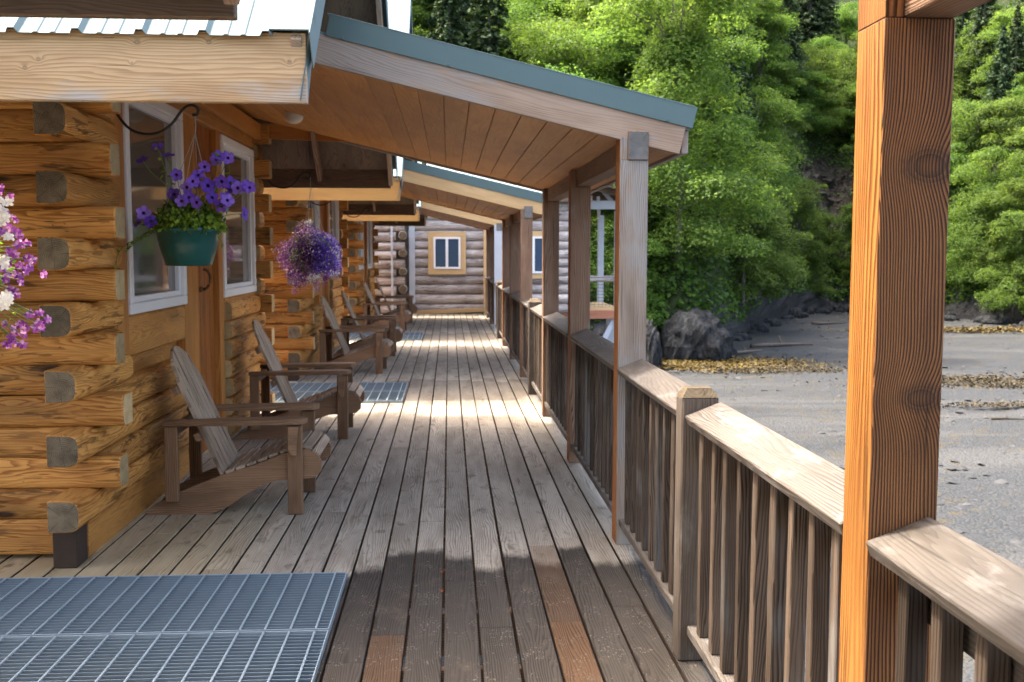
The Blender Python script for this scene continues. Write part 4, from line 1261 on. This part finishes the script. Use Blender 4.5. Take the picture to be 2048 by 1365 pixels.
G(b, 'corner_board', M_GPAINT)
b = MB(); b.box((0.91, Yg - .09, 1.2), (.085, .07, 2.4), ch=.004); G(b, 'door_post', W['pale'])
b = MB(); b.bar((-0.95, Yg - .10, .035), (0.86, Yg - .10, .10), .10, .05, ch=.004); G(b, 'sill_board', W['pale'])
for (x0, x1, z0, z1) in ((-.39, .29, 1.13, 1.93), (1.75, 2.52, 1.02, 1.95)):
    b = MB(); t = .135
    for (a, c, d_, e) in ((x0 - t, x1 + t, z1, z1 + t), (x0 - t, x1 + t, z0 - t, z0), (x0 - t, x0, z0, z1), (x1, x1 + t, z0, z1)):
        b.box(((a + c) / 2, Yg - .03, (d_ + e) / 2), (c - a - .001, .04, e - d_ - .001), ch=.004)
    G(b, 'window_casing', W['pale'])
    f = MB(); fw = .05
    for (a, c, d_, e) in ((x0, x1, z0, z0 + fw), (x0, x1, z1 - fw, z1), (x0, x0 + fw, z0 + fw, z1 - fw), (x1 - fw, x1, z0 + fw, z1 - fw), ((x0 + x1) / 2 - .035, (x0 + x1) / 2 + .03, z0 + fw, z1 - fw)):
        f.box(((a + c) / 2, Yg - .045, (d_ + e) / 2), (c - a, .05, e - d_), ch=.004)
    wn_ = G(f, 'window', M_VINYL)
    p = MB(); p.raw([(x0 + .02, Yg - .045, z0 + .02), (x1 - .02, Yg - .045, z0 + .02), (x1 - .02, Yg - .045, z1 - .02), (x0 + .02, Yg - .045, z1 - .02)], [(0, 1, 2, 3)])
    G(p, 'pane', M_GLASS_SKY, wn_)
b = MB()
x = 3.6
vs, fs = [], []
cols = []
while x > -4:
    for (dx, dz) in ((0, 0), (-.014, .022), (-.04, .022), (-.054, 0), (-.2, 0)):
        cols.append((x + dx, dz))
    x -= .2286
for (ya, za, yb, zb) in ((25.55, 3.0, 29.5, 5.0), (34.0, 2.95, 29.5, 5.0)):
    vs, fs = [], []
    for (px, dz) in cols: vs += [(px, ya, za + dz), (px, yb, zb + dz)]
    for i in range(len(cols) - 1): fs.append((2 * i, 2 * i + 2, 2 * i + 3, 2 * i + 1))
    b.raw(vs, fs)
G(b, 'metal_roofing', M_METAL)
b = MB(); b.box((-.2, 25.62, 2.90), (7.6, .05, .14), ch=.003); b.bar((-.2, 25.65, 2.92), (-.2, 29.4, 4.78), .02, 7.5, ch=0)
G(b, 'eave', W['osb'])
b = MB()
b.box((-.27, 30, 1.4), (6.6, 8, 2.7), ch=0)
G(b, 'inner_walls', W['greylog'])

# side porch of the grey house
sp = empty('side_porch', (3.7, 26.5, 0), 'raised side porch of the grey log house with grey blue posts and red beam', 'porch')
def S(mb, nm, mats):
    o = mb.build(nm, mats, None); o.parent = sp; o.location = (-3.7, -26.5, 0); return o
b = MB(); b.box((4.40, 26.5, 1.12), (.17, .15, 3.0), ch=.006, axis=2); S(b, 'post', M_GPAINT)
b = MB(); b.box((3.12, 26.4, .55), (.13, .12, 1.35), ch=.006, axis=2); S(b, 'post', M_GPAINT)
b = MB(); b.box((4.40, 29.5, 1.12), (.17, .15, 3.0), ch=.006, axis=2); S(b, 'post', M_GPAINT)
b = MB(); b.box((3.35, 26.45, 2.78), (2.4, .12, .22), ch=.005); S(b, 'beam', M_GPAINT)
b = MB(); b.bar((3.7, 26.5, 3.5), (4.34, 26.5, 2.75), .10, .10, ch=.004); b.bar((4.0, 27.2, 2.55), (3.85, 26.3, 2.95), .1, .08, ch=.004); S(b, 'brace', M_GPAINT)
b = MB(); b.box((3.75, 27.9, .07), (1.5, 3.2, .06), ch=.004); S(b, 'floor', W['pale'])
b = MB(); b.box((3.72, 26.28, -.06), (1.62, .07, .22), ch=.005); b.box((4.47, 27.9, -.06), (.06, 3.2, .2), ch=.005); S(b, 'rim_beam', W['redwood'])
b = MB(); b.log((2.9, 26.45, .83), (4.32, 26.45, .86), .14, .14, (0, -1, 0), prof='round', wob=.08); b.box((3.65, 26.45, .93), (1.5, .14, .035), ch=.003); S(b, 'handrail', W['greylog'])
b = MB()
for k in range(7): b.tube([(2.95, 26.45, .2 + k * .085), (4.33, 26.45, .2 + k * .085)], .005, 5)
for k in range(14): b.tube([(3.0 + k * .1, 26.45, .13), (3.0 + k * .1, 26.45, .76)], .0035, 4)
S(b, 'wire_mesh', M_BLACK)
b = MB(); b.bar((4.30, 26.4, -.2), (3.75, 26.4, -1.35), .13, .12, ch=.004); b.bar((4.32, 26.35, -.2), (4.5, 26.35, -1.0), .09, .09, ch=.004); b.box((4.35, 27.2, -1.7), (.22, .22, 3.1), ch=.01); b.box((3.0, 27.2, -1.7), (.22, .22, 3.1), ch=.01)
S(b, 'under_brace', M_GPAINT)
b = MB(); b.bar((2.6, 27.5, 3.55), (4.9, 27.5, 2.98), .03, 4.0, ch=0)
for k in range(5): b.bar((2.6, 26.0 + k * .8, 3.46), (4.85, 26.0 + k * .8, 2.90), .12, .05, ch=0)
S(b, 'roof', W['osb'])

# ------------------------------------------------------------------ beach, hillside
BZ = -3.2
U = [-3.0, -1.2, -.5, -.1, 0, .1, .2, .245, .27, .30, .34, .38, .45, .52, .57, .65, .8, 1.0, 1.3, 2.0]
YB_ = [36, 38, 40, 42, 42, 43, 44, 45.5, 50, 60, 74, 82, 78, 71, 66, 60, 50, 41, 32, 22]
rs = np.random.RandomState(3)
def ybank(u): return float(np.interp(u, U, YB_))
def vnoise(x, y, seed=0):
    return (math.sin(x * 1.7 + seed) * math.cos(y * 1.3 - seed * 2) + .5 * math.sin(x * 3.9 + y * 2.7 + seed) + .25 * math.sin(x * 8.1 - y * 6.3 + seed * 3)) / 1.75
def hill(u, t):
    """height above the beach plane at depth t behind the bank foot"""
    if t <= 0: return 0.0
    bank = 1.9 * (1 - math.exp(-t / 0.55)) * (1 + .35 * math.sin(u * 60))
    return bank + max(0, t - .8) * 0.66 + 0.5 * vnoise(u * 40, t * .3, 2) * min(1, t / 3)
s = NT('hill_ground')
Pn = s.n('NewGeometry', out=0)
z_ = s.xyz(Pn)[2]
n = s.noise(Pn, .9, 6, .65); n2 = s.noise(s.vm('MULTIPLY', Pn, (1, 1, .3)), 3.0, 5, .7)
rockc = s.mix(n2, (0.015, 0.015, 0.016), (0.06, 0.06, 0.062))
soil = s.mix(n2, (0.014, 0.02, 0.008), (0.03, 0.045, 0.012))
f_ = s.ss(s.mt('ADD', z_, s.mt('MULTIPLY', n, 1.4)), -.9, -.2)
col = s.mix(f_, rockc, soil)
xx, yy, zz = s.xyz(Pn)[:3]
ratio = s.mt('DIVIDE', xx, yy)
sc_ = s.attr('tnt', 'Fac')
n3 = s.noise(Pn, 2.2, 7, .75)
scar = s.mix(s.ss(n3, .38, .62), (0.022, 0.018, 0.015), (0.10, 0.085, 0.072))
col = s.mix(sc_, col, scar)
M_HILL = s.out(col, .9, s.bump(s.mt('ADD', n, n2), .8, .3), spec=.15)
b = MB()
ts = [0, .12, .25, .45, .7, 1.0, 1.4, 2, 3, 4, 5, 6, 7, 8, 9, 10, 10.8, 11.6, 12.4, 13.2, 14, 14.8, 15.6, 16.4, 17.2, 18, 19, 20, 21, 22.5, 25, 31, 38, 47, 60, 80, 110]
us = list(np.arange(-1.3, -.2, .08)) + list(np.arange(-.2, .8, .006)) + list(np.arange(.8, 2.0, .06))
vs, fs, tn = [], [], []
SC = (0.375, 11.0)       # slide: bearing, depth behind the bank
for u in us:
    for t in ts:
        y = ybank(u) + t + (.35 * vnoise(u * 55, t, 5) if t > 0 else 0)
        bulge = (.9 * max(0, vnoise(u * 38, t * .8, 9)) + .35 * vnoise(u * 140, t * 3, 4)) * (1 if 0 < t < 2 else 0)
        du = (u - 0.378) / 0.030; dt = (t - 14.5) / 5.5
        if du * du + dt * dt < 1.6: bulge += .9 * vnoise(u * 300, t * 2.3, 1) + .5 * vnoise(u * 900, t * 5.1, 4)
        vs.append(((u * y), y - bulge, BZ + hill(u, t) - (.5 if t == 0 else 0)))
        tn.append(1.0 if du * du + dt * dt < 1 + .7 * vnoise(u * 220, t * 1.7) else 0.0)
nt_ = len(ts)
for i in range(len(us) - 1):
    for j2 in range(nt_ - 1):
        fs.append((i * nt_ + j2, (i + 1) * nt_ + j2, (i + 1) * nt_ + j2 + 1, i * nt_ + j2 + 1))
b.raw(vs, fs)
b.tn = tn
tag(b.build('hillside', M_HILL), 'steep wooded hillside behind the beach', kind='structure')

s = NT('beach_gravel')
Pn = s.n('NewGeometry', out=0)
a1 = s.noise(Pn, 14.0, 5, .75); a2 = s.noise(s.vm('MULTIPLY', Pn, (.6, 1, 1)), .35, 4, .6); a3 = s.noise(Pn, 2.2, 4, .65)
vr = s.n('TexVoronoi', {'Vector': Pn, 'Scale': 16.0}, out=None)
stone = s.xyz(vr.outputs['Color'])[0]
col = s.mix(s.mt('MULTIPLY', stone, .7), (0.014, 0.0165, 0.019), (0.038, 0.0425, 0.047))
col = s.mix(s.mt('MULTIPLY', s.ss(a1, .58, .72), .6), col, (0.095, 0.095, 0.095))
col = s.mix(s.mt('MULTIPLY', s.ss(a1, .44, .32), .6), col, (0.02, 0.022, 0.025))
col = s.mix(s.mt('MULTIPLY', s.ss(s.noise(s.vm('MULTIPLY', Pn, (.16, 1, 1)), .55, 5, .65), .46, .60), .6), col, (0.055, 0.056, 0.055))
weed = s.mt('MULTIPLY', s.ss(s.mt('ADD', a3, s.mt('MULTIPLY', a2, .5)), .80, .90), .7)
col = s.mix(weed, col, (0.045, 0.036, 0.016))
M_BEACH = s.out(col, .75, s.bump(s.mt('ADD', s.mt('MULTIPLY', vr.outputs['Distance'], -1.0), s.mt('MULTIPLY', a3, 1.5)), .7, .05), spec=.3)
b = MB()
gx_ = list(np.arange(-160, 0, 10.0)) + list(np.arange(0, 60, 1.0)) + list(np.arange(60, 241, 10.0))
gy_ = list(np.arange(-240, 8, 8.0)) + list(np.arange(8, 92, 1.0)) + list(np.arange(92, 141, 8.0))
vs = [(x, y, BZ + (.10 * vnoise(x * .25, y * .3, 1) + .03 * vnoise(x * 1.1, y * 1.3, 2))) for x in gx_ for y in gy_]
fs = [(i * len(gy_) + j, (i + 1) * len(gy_) + j, (i + 1) * len(gy_) + j + 1, i * len(gy_) + j + 1) for i in range(len(gx_) - 1) for j in range(len(gy_) - 1)]
b.raw(vs, fs)
tag(b.build('beach', M_BEACH, smooth=True), 'grey gravel beach below the walkway', kind='structure')

# rock outcrops
s = NT('rock_face')
Pn = s.n('TexCoord', out=3)
n = s.noise(s.vm('MULTIPLY', Pn, (2.2, 2.2, .8)), 1.6, 7, .7, .6); n2 = s.noise(Pn, 9, 5, .7)
col = s.mix(s.ss(n, .36, .62), (0.014, 0.015, 0.0165), (0.060, 0.063, 0.067))
col = s.mix(s.mt('MULTIPLY', s.ss(n2, .6, .7), .5), col, (0.11, 0.115, 0.12))
M_ROCK = s.out(col, .85, s.bump(s.mt('ADD', s.mt('MULTIPLY', n, 1.3), s.mt('MULTIPLY', n2, .5)), 1.0, .35), spec=.2)
import bmesh
def rock(loc, sz, seed, label, cat='rock', sub=4, amp=.28, group=None):
    bm = bmesh.new()
    bmesh.ops.create_icosphere(bm, subdivisions=sub, radius=1)
    for v in bm.verts:
        p = v.co
        r_ = 1 + amp * vnoise(p.x * 1.4 + seed, p.y * 1.4 + p.z, seed) + amp * .5 * abs(vnoise(p.x * 4 + seed, p.y * 4 + p.z * 1.5, seed + 3)) + amp * .15 * vnoise(p.x * 11, p.y * 11 + p.z * 7, seed)
        v.co = Vector((p.x * r_ * sz[0], p.y * r_ * sz[1], p.z * r_ * sz[2]))
    me = bpy.data.meshes.new('rock'); bm.to_mesh(me); bm.free()
    me.materials.append(M_ROCK)
    o = bpy.data.objects.new('rock_outcrop' if cat == 'rock' else 'boulder', me); C.objects.link(o)
    o.location = loc
    return tag(o, label, cat, group)
def at(px, Y, z=BZ): return Vector(((px + 8 + (px - 1400) * .047 - 898) / 2035 * Y, Y, z))
rock(at(1392, 44.2, BZ + .7), (1.45, 1.5, 1.35), 2.0, 'tall dark grey rock outcrop at the foot of the big green tree')
rock(at(1302, 41.5, BZ + .7), (.42, .6, 1.25), 5.0, 'narrow grey rock beside the big grey porch post')
rs_ = random.Random(5)
bl = []
for i in range(60):
    u = rs_.uniform(.25, .60); y = ybank(u) - rs_.uniform(-.2, 2.6)
    sz = rs_.uniform(.1, .75) ** 1.3
    bl.append(rock((u * y, y, BZ + sz * .25), (sz * rs_.uniform(.8, 1.6), sz, sz * rs_.uniform(.5, .9)), rs_.uniform(0, 20), 'dark boulder at the foot of the far bank', 'boulder', 2, .35, 'boulders along the far bank'))

# loose stones and seaweed
def scatter_tris(name, pts, size, mat, label, kind='stuff', flat=.3, asp=1.0):
    """many small folded chips lying on the ground, one object"""
    N = len(pts)
    P0 = np.array(pts)
    rr = np.random.RandomState(len(pts))
    th = rr.uniform(0, 2 * np.pi, N)
    a = np.stack([np.cos(th), np.sin(th), rr.uniform(-flat, flat, N)], 1)
    b_ = np.stack([-np.sin(th), np.cos(th), rr.uniform(-flat, flat, N)], 1)
    sz = (rr.uniform(.5, 1.3, N) * size)[:, None]
    up = np.array([[0, 0, 1.0]]) * sz * .45
    v = np.stack([P0 + a * sz * asp, P0 + b_ * sz, P0 - a * sz * asp, P0 - b_ * sz, P0 + up], 1).reshape(-1, 3)
    idx = np.arange(N)[:, None] * 5
    f = np.concatenate([idx + np.array([[0, 1, 4]]), idx + np.array([[1, 2, 4]]), idx + np.array([[2, 3, 4]]), idx + np.array([[3, 0, 4]])], 0)
    me = bpy.data.meshes.new(name)
    me.vertices.add(len(v)); me.vertices.foreach_set('co', v.ravel())
    me.loops.add(f.size); me.loops.foreach_set('vertex_index', f.ravel())
    me.polygons.add(len(f)); me.polygons.foreach_set('loop_start', np.arange(0, f.size, 3)); me.polygons.foreach_set('loop_total', np.full(len(f), 3))
    at_ = me.attributes.new('rnd', 'FLOAT', 'POINT'); at_.data.foreach_set('value', np.repeat(rr.rand(N), 5))
    me.materials.append(mat); me.update(calc_edges=True); me.validate()
    o = bpy.data.objects.new(name, me); C.objects.link(o)
    return tag(o, label, kind=kind)
M_STONE = leafmat('loose_stone', ((0, (.03, .032, .035)), (.6, (.035, .038, .041)), (1, (.06, .062, .064))), 0.0, .8)
M_WEED = leafmat('seaweed', ((0, (.018, .012, .004)), (.5, (.068, .044, .007)), (1, (.12, .085, .015))), 0.1, .5)
M_WEED2 = leafmat('seaweed_brown', ((0, (.01, .008, .005)), (.5, (.034, .026, .013)), (1, (.07, .054, .022))), 0.1, .6)
rr = np.random.RandomState(9)
pts = []
for _ in range(9000):
    Y = 9 + 75 * rr.rand() ** 1.3; u = rr.uniform(.12, .62)
    if Y < ybank(u): pts.append((u * Y, Y, BZ - .01 + (.10 * vnoise(u * Y * .25, Y * .3, 1))))
scatter_tris('pebbles', pts, .045, M_STONE, 'loose pebbles strewn over the grey beach')
pts = []
for _ in range(900):
    Y = 12 + 70 * rr.rand(); u = rr.uniform(.12, .62)
    if Y < ybank(u): pts.append((u * Y, Y, BZ - .01))
for _ in range(1500):
    u = rr.uniform(.22, .62); Y = ybank(u) - abs(rr.normal(0, 2.2))
    pts.append((u * Y, Y, BZ - .01))
scatter_tris('stones', pts, .13, M_STONE, 'scattered larger stones, thickest along the foot of the far bank')
def patch(cx, cy, rx, ry, n, size, mat, label, h=.05):
    q = []
    for _ in range(n):
        g1, g2 = rr.normal(0, .45), rr.normal(0, .45)
        if vnoise(g1 * 4 + cx, g2 * 4, 3) < -.35: continue
        q.append((cx + g1 * rx, cy + g2 * ry, BZ + .02 + abs(rr.normal(0, h))))
    return scatter_tris('seaweed', q, size, mat, label, asp=1.8, flat=.7)
c = at(1440, 42.5); patch(c.x, c.y, 3.4, 2.3, 16000, .045, M_WEED, 'golden seaweed around the tall rock outcrop', .05)
c = at(1560, 40.0); patch(c.x, c.y, 2.6, 1.2, 4000, .035, M_WEED2, 'brown seaweed streak right of the golden patch', .04)
c = at(1990, 36.0); patch(c.x, c.y, 4.6, 1.8, 4500, .04, M_WEED2, 'brown and green seaweed bed at the right edge of the beach', .05)
c = at(1955, 60.0); patch(c.x, c.y, 8, 1.4, 3500, .06, M_WEED, 'yellow seaweed at the foot of the far right bank', .1)
c = at(1960, 30.5); patch(c.x + 1.2, c.y, 3.0, .5, 900, .035, M_WEED2, 'thin seaweed line nearer the walkway at right', .04)
# driftwood
def drift(px, Y, L, ang, r, label, mat=None):
    b = MB(); p0 = Vector((0, 0, r * .7)); pts = [p0]
    d = Vector((math.cos(ang), math.sin(ang), 0))
    for k in range(6): pts.append(pts[-1] + (d + Vector((random.uniform(-.12, .12), random.uniform(-.12, .12), random.uniform(-.03, .05)))) * L / 6)
    b.tube(pts, [r * (1 - .1 * k) for k in range(7)], 8)
    b.tube([pts[3], pts[3] + Vector((-d.y * .2, d.x * .2, .25)) * L * .5], [r * .5, r * .2], 6)
    o = b.build('driftwood', mat or W['rail'], smooth=True); o.location = at(px, Y)
    return tag(o, label, 'driftwood', 'driftwood on the beach')
random.seed(91)
drift(1500, 50, 3.4, .1, .13, 'brown driftwood log half hidden behind the tall rock')
drift(1455, 46.5, 2.2, .5, .10, 'driftwood branch leaning on the rock outcrop')
drift(1545, 44, 1.5, 2.7, .06, 'dark forked branch on the open beach right of the seaweed')
drift(1990, 28, .9, -.2, .035, 'greenish stick lying at the right edge of the beach', M_WEED2)
drift(1620, 66, 2.4, .05, .12, 'long thin driftwood near the far bank left of the orange post')

# ------------------------------------------------------------------ trees
M_ALDER = leafmat('alder_leaf', ((0.0, (0.046, 0.094, 0.020)), (0.4, (0.090, 0.166, 0.032)), (0.8, (0.138, 0.232, 0.048)), (1.0, (0.20, 0.29, 0.075))), 0.58, .6, .34)
M_SPRUCE = leafmat('spruce_needle', ((0.0, (0.016, 0.032, 0.014)), (0.6, (0.036, 0.066, 0.026)), (1.0, (0.075, 0.12, 0.045))), 0.15, .7, .3)
M_BRUSH = leafmat('brush_leaf', ((0.0, (0.02, 0.05, 0.01)), (0.5, (0.06, 0.13, 0.015)), (1.0, (0.13, 0.22, 0.03))), 0.4)
s = NT('bark'); Pn = s.n('TexCoord', out=3); n = s.noise(s.vm('MULTIPLY', Pn, (6, 6, 1.5)), 2, 5, .7)
M_BARK = s.out(s.mix(n, (0.05, 0.042, 0.035), (0.20, 0.185, 0.165)), .9, s.bump(n, .8, .05), spec=.1)

def leafmesh(name, P0, N0, size, rnd, mat, asp=1.0, seed=0):
    rr = np.random.RandomState(seed)
    n = len(P0)
    N0 = N0 + rr.normal(0, .45, (n, 3)); N0 /= np.linalg.norm(N0, axis=1)[:, None] + 1e-6
    t = rr.normal(0, 1, (n, 3)); a = np.cross(N0, t); a /= np.linalg.norm(a, axis=1)[:, None] + 1e-6
    b_ = np.cross(N0, a)
    sz = (size * rr.uniform(.6, 1.35, n))[:, None]
    v = np.stack([P0 - a * sz * asp, P0 - b_ * sz * .55 + N0 * sz * .12, P0 + a * sz * asp, P0 + b_ * sz * .55 + N0 * sz * .12], 1).reshape(-1, 3)
    me = bpy.data.meshes.new(name)
    me.vertices.add(4 * n); me.vertices.foreach_set('co', v.ravel())
    me.loops.add(4 * n); me.loops.foreach_set('vertex_index', np.arange(4 * n))
    me.polygons.add(n); me.polygons.foreach_set('loop_start', np.arange(0, 4 * n, 4)); me.polygons.foreach_set('loop_total', np.full(n, 4))
    at_ = me.attributes.new('rnd', 'FLOAT', 'POINT'); at_.data.foreach_set('value', np.repeat(np.clip(rnd, 0, 1), 4))
    me.materials.append(mat); me.update(calc_edges=True)
    return me
def alder_proto(seed, H, Rr, nlobe=60, per=230, leaf=.092):
    rr = np.random.RandomState(seed)
    P0, N0, rn = [], [], []
    tr = MB()
    tr.tube([(0, 0, -1.0), (rr.normal(0, .1), rr.normal(0, .1), H * .3), (rr.normal(0, .25), rr.normal(0, .25), H * .65), (rr.normal(0, .3), rr.normal(0, .3), H * .92)], [.16, .13, .08, .03], 8)
    for k in range(nlobe):
        h = rr.uniform(.06, 1.0)
        prof = math.sin(min(1, h * 1.15 + .22) * math.pi) ** .6 if h < .75 else math.sqrt(max(.02, 1 - ((h - .55) / .48) ** 2)) * .95
        th = rr.uniform(0, 2 * math.pi)
        rad = Rr * prof * rr.uniform(.35, 1.0)
        c = np.array([rad * math.cos(th), rad * math.sin(th), h * H])
        lr = rr.uniform(.55, 1.15) * Rr / 3.0
        m_ = int(per * rr.uniform(.7, 1.3))
        d = rr.normal(0, 1, (m_, 3)); d /= np.linalg.norm(d, axis=1)[:, None]
        d[:, 2] = np.where(d[:, 2] < -.35, -d[:, 2], d[:, 2])
        r_ = lr * (rr.uniform(.35, 1.0, m_) ** .5)[:, None]
        sub = 1 + .25 * np.sin(d[:, :1] * 7 + k) * np.cos(d[:, 1:2] * 6 + k)
        P0.append(c + d * r_ * sub * np.array([1.15, 1.15, .75]))
        N0.append(d * .6 + np.array([0, 0, .7]))
        rn.append(np.clip(rr.normal(.5, .2, m_) + rr.normal(0, .12), 0, 1))
        if k % 3 == 0:
            tr.tube([(0, 0, max(.5, h * H * .75)), tuple(c * np.array([.5, .5, .93])), tuple(c)], [.05, .03, .012], 5)
    me = leafmesh('crown', np.concatenate(P0), np.concatenate(N0), leaf, np.concatenate(rn), M_ALDER, .8, seed)
    return me, tr
def spruce_proto(seed, H, Rr):
    rr = np.random.RandomState(seed)
    P0, N0, rn = [], [], []
    tr = MB(); tr.tube([(0, 0, -1), (0, 0, H * .5), (0, 0, H)], [.22, .12, .02], 8)
    nl = int(H / .33)
    for i in range(nl):
        h = (i + .5) / nl
        z = H * (.08 + .92 * h)
        rmax = Rr * (1 - h) ** .8 + .1
        nb = int(7 + 6 * (1 - h))
        for q in range(nb):
            th = rr.uniform(0, 2 * math.pi); L = rmax * rr.uniform(.55, 1.08)
            m_ = int(10 + 24 * L / Rr * 1.6)
            s_ = rr.uniform(.1, 1, m_) ** .7
            lat = rr.normal(0, .16, m_) * (1.1 - s_) * L * 1.2
            x = s_ * L * math.cos(th) - lat * math.sin(th); y = s_ * L * math.sin(th) + lat * math.cos(th)
            zz = z - .38 * (s_ ** 1.4) * L + .12 * s_ ** 3 * L + rr.normal(0, .05, m_) - np.abs(rr.normal(0, .10, m_)) * s_
            P0.append(np.stack([x, y, zz], 1)); N0.append(np.tile([.35 * math.cos(th), .35 * math.sin(th), .8], (m_, 1)))
            rn.append(np.clip(rr.normal(.35, .2, m_) + .35 * (s_ > .8), 0, 1))
    me = leafmesh('crown', np.concatenate(P0), np.concatenate(N0), .15, np.concatenate(rn), M_SPRUCE, 1.0, seed)
    return me, tr
def put_tree(name, me, trme, loc, sc, rot, label, cat, group):
    o = empty(name, loc, label, cat, group)
    o.scale = sc; o.rotation_euler.z = rot
    c1 = bpy.data.objects.new('crown', me); C.objects.link(c1); c1.parent = o
    t1 = bpy.data.objects.new('trunk', trme); C.objects.link(t1); t1.parent = o
    return o
AL = []
for i, (H, Rr, nl, per) in enumerate(((9.5, 3.3, 85, 370), (8.0, 3.6, 80, 370), (10.5, 3.0, 85, 370), (6.5, 3.0, 65, 350), (9.0, 3.8, 95, 360))):
    me, tr = alder_proto(100 + i, H, Rr, nl, per)
    to = tr.build('trunk', M_BARK); td = to.data; bpy.data.objects.remove(to)
    AL.append((me, td, H, Rr))
SPR = []
for i, (H, Rr) in enumerate(((14, 3.0), (12, 2.6), (16, 3.2))):
    me, tr = spruce_proto(200 + i, H, Rr)
    to = tr.build('trunk', M_BARK); td = to.data; bpy.data.objects.remove(to)
    SPR.append((me, td, H, Rr))
rt = random.Random(17)
def ground(u, t): return (u * (ybank(u) + t), ybank(u) + t, BZ + hill(u, t))
# the big bright tree
me, tr = alder_proto(301, 15.0, 4.4, 140, 520, .092)
to = tr.build('trunk', M_BARK); td = to.data; bpy.data.objects.remove(to)
x, y, z = ground(.225, 3.2)
put_tree('alder_tree', me, td, (x, y, z - .6), (1, 1, 1), .4, 'tallest bright green leafy tree, rising behind the big grey porch post', 'tree', None)
x, y, z = ground(.292, 2.0)
put_tree('alder_tree', AL[3][0], AL[3][1], (x, y, z - .8), (1, 1, .95), 1.4, 'low bright bush right of the tallest tree, overhanging the far beach', 'tree', None)
cnt = 0
for row, (t, du, kind) in enumerate(((1.2, .055, 0), (4.2, .050, 0), (8.0, .046, 0), (12.5, .046, 1), (17.5, .046, 1), (23.5, .046, 1), (31, .050, 2), (40, .055, 2))):
    u = -.14 + rt.random() * .03
    while u < .68:
        uu = u + rt.uniform(-.012, .012); tt = t + rt.uniform(-1.2, 1.4)
        if tt < .6: tt = .6
        u += du * (60 / (ybank(uu) + tt)) * rt.uniform(.85, 1.15)
        inscar = abs(uu - .378) < .045 and 7.5 < tt < 20.5
        if inscar: continue
        if .17 < uu < .285 and tt < 6: continue
        if -.14 < uu < .13 and tt < 3: continue
        short = .33 < uu < .42 and tt < 8
        x, y, z = ground(uu, tt)
        pr = 0.0
        if row >= 3: pr = .2
        if row >= 6: pr = .4
        if .23 < uu < .30 and row in (4, 5): pr = .85
        if .0 < uu < .12 and row >= 3: pr = .6
        if rt.random() < pr:
            m_, t_, H, Rr = rt.choice(SPR)
            k = rt.uniform(.75, 1.15)
            put_tree('spruce_tree', m_, t_, (x, y, z - .3), (k, k, k * rt.uniform(.9, 1.15)), rt.uniform(0, 6.3), 'dark green spruce standing among the leafy trees on the hillside', 'tree', 'spruces on the hillside')
        else:
            m_, t_, H, Rr = rt.choice(AL)
            k = rt.uniform(.72, 1.05) * (.75 if row == 0 else 1) * (.68 if short else 1)
            put_tree('alder_tree', m_, t_, (x, y, z - .8), (k * rt.uniform(.9, 1.2), k * rt.uniform(.9, 1.2), k * rt.uniform(.85, 1.15)), rt.uniform(0, 6.3), 'bright green leafy tree on the wooded hillside', 'tree', 'leafy trees on the hillside')
        cnt += 1
print('trees', cnt)
# brush covering the slope between the trees
rr = np.random.RandomState(33)
N = 60000
u = rr.uniform(-.16, .68, N); t = .5 + 48 * rr.rand(N) ** 1.5
keep = ~((np.abs(u - .378) < .026) & (t > 10) & (t < 18.5) & (rr.rand(N) < .88))
u, t = u[keep], t[keep]
P0 = np.array([ground(a, c_) for a, c_ in zip(u, t)])
P0[:, 2] += rr.uniform(0, 1.0, len(P0)) * (.4 + .6 * np.sin(P0[:, 0] * 1.3) ** 2)
N0 = np.tile([0, -.4, .8], (len(P0), 1)).astype(float)
me = leafmesh('undergrowth', P0, N0, .20, np.clip(rr.normal(.45, .22, len(P0)), 0, 1), M_BRUSH, .8, 7)
o = bpy.data.objects.new('undergrowth', me); C.objects.link(o)
tag(o, 'dense green undergrowth covering the slope between the trees', kind='stuff')
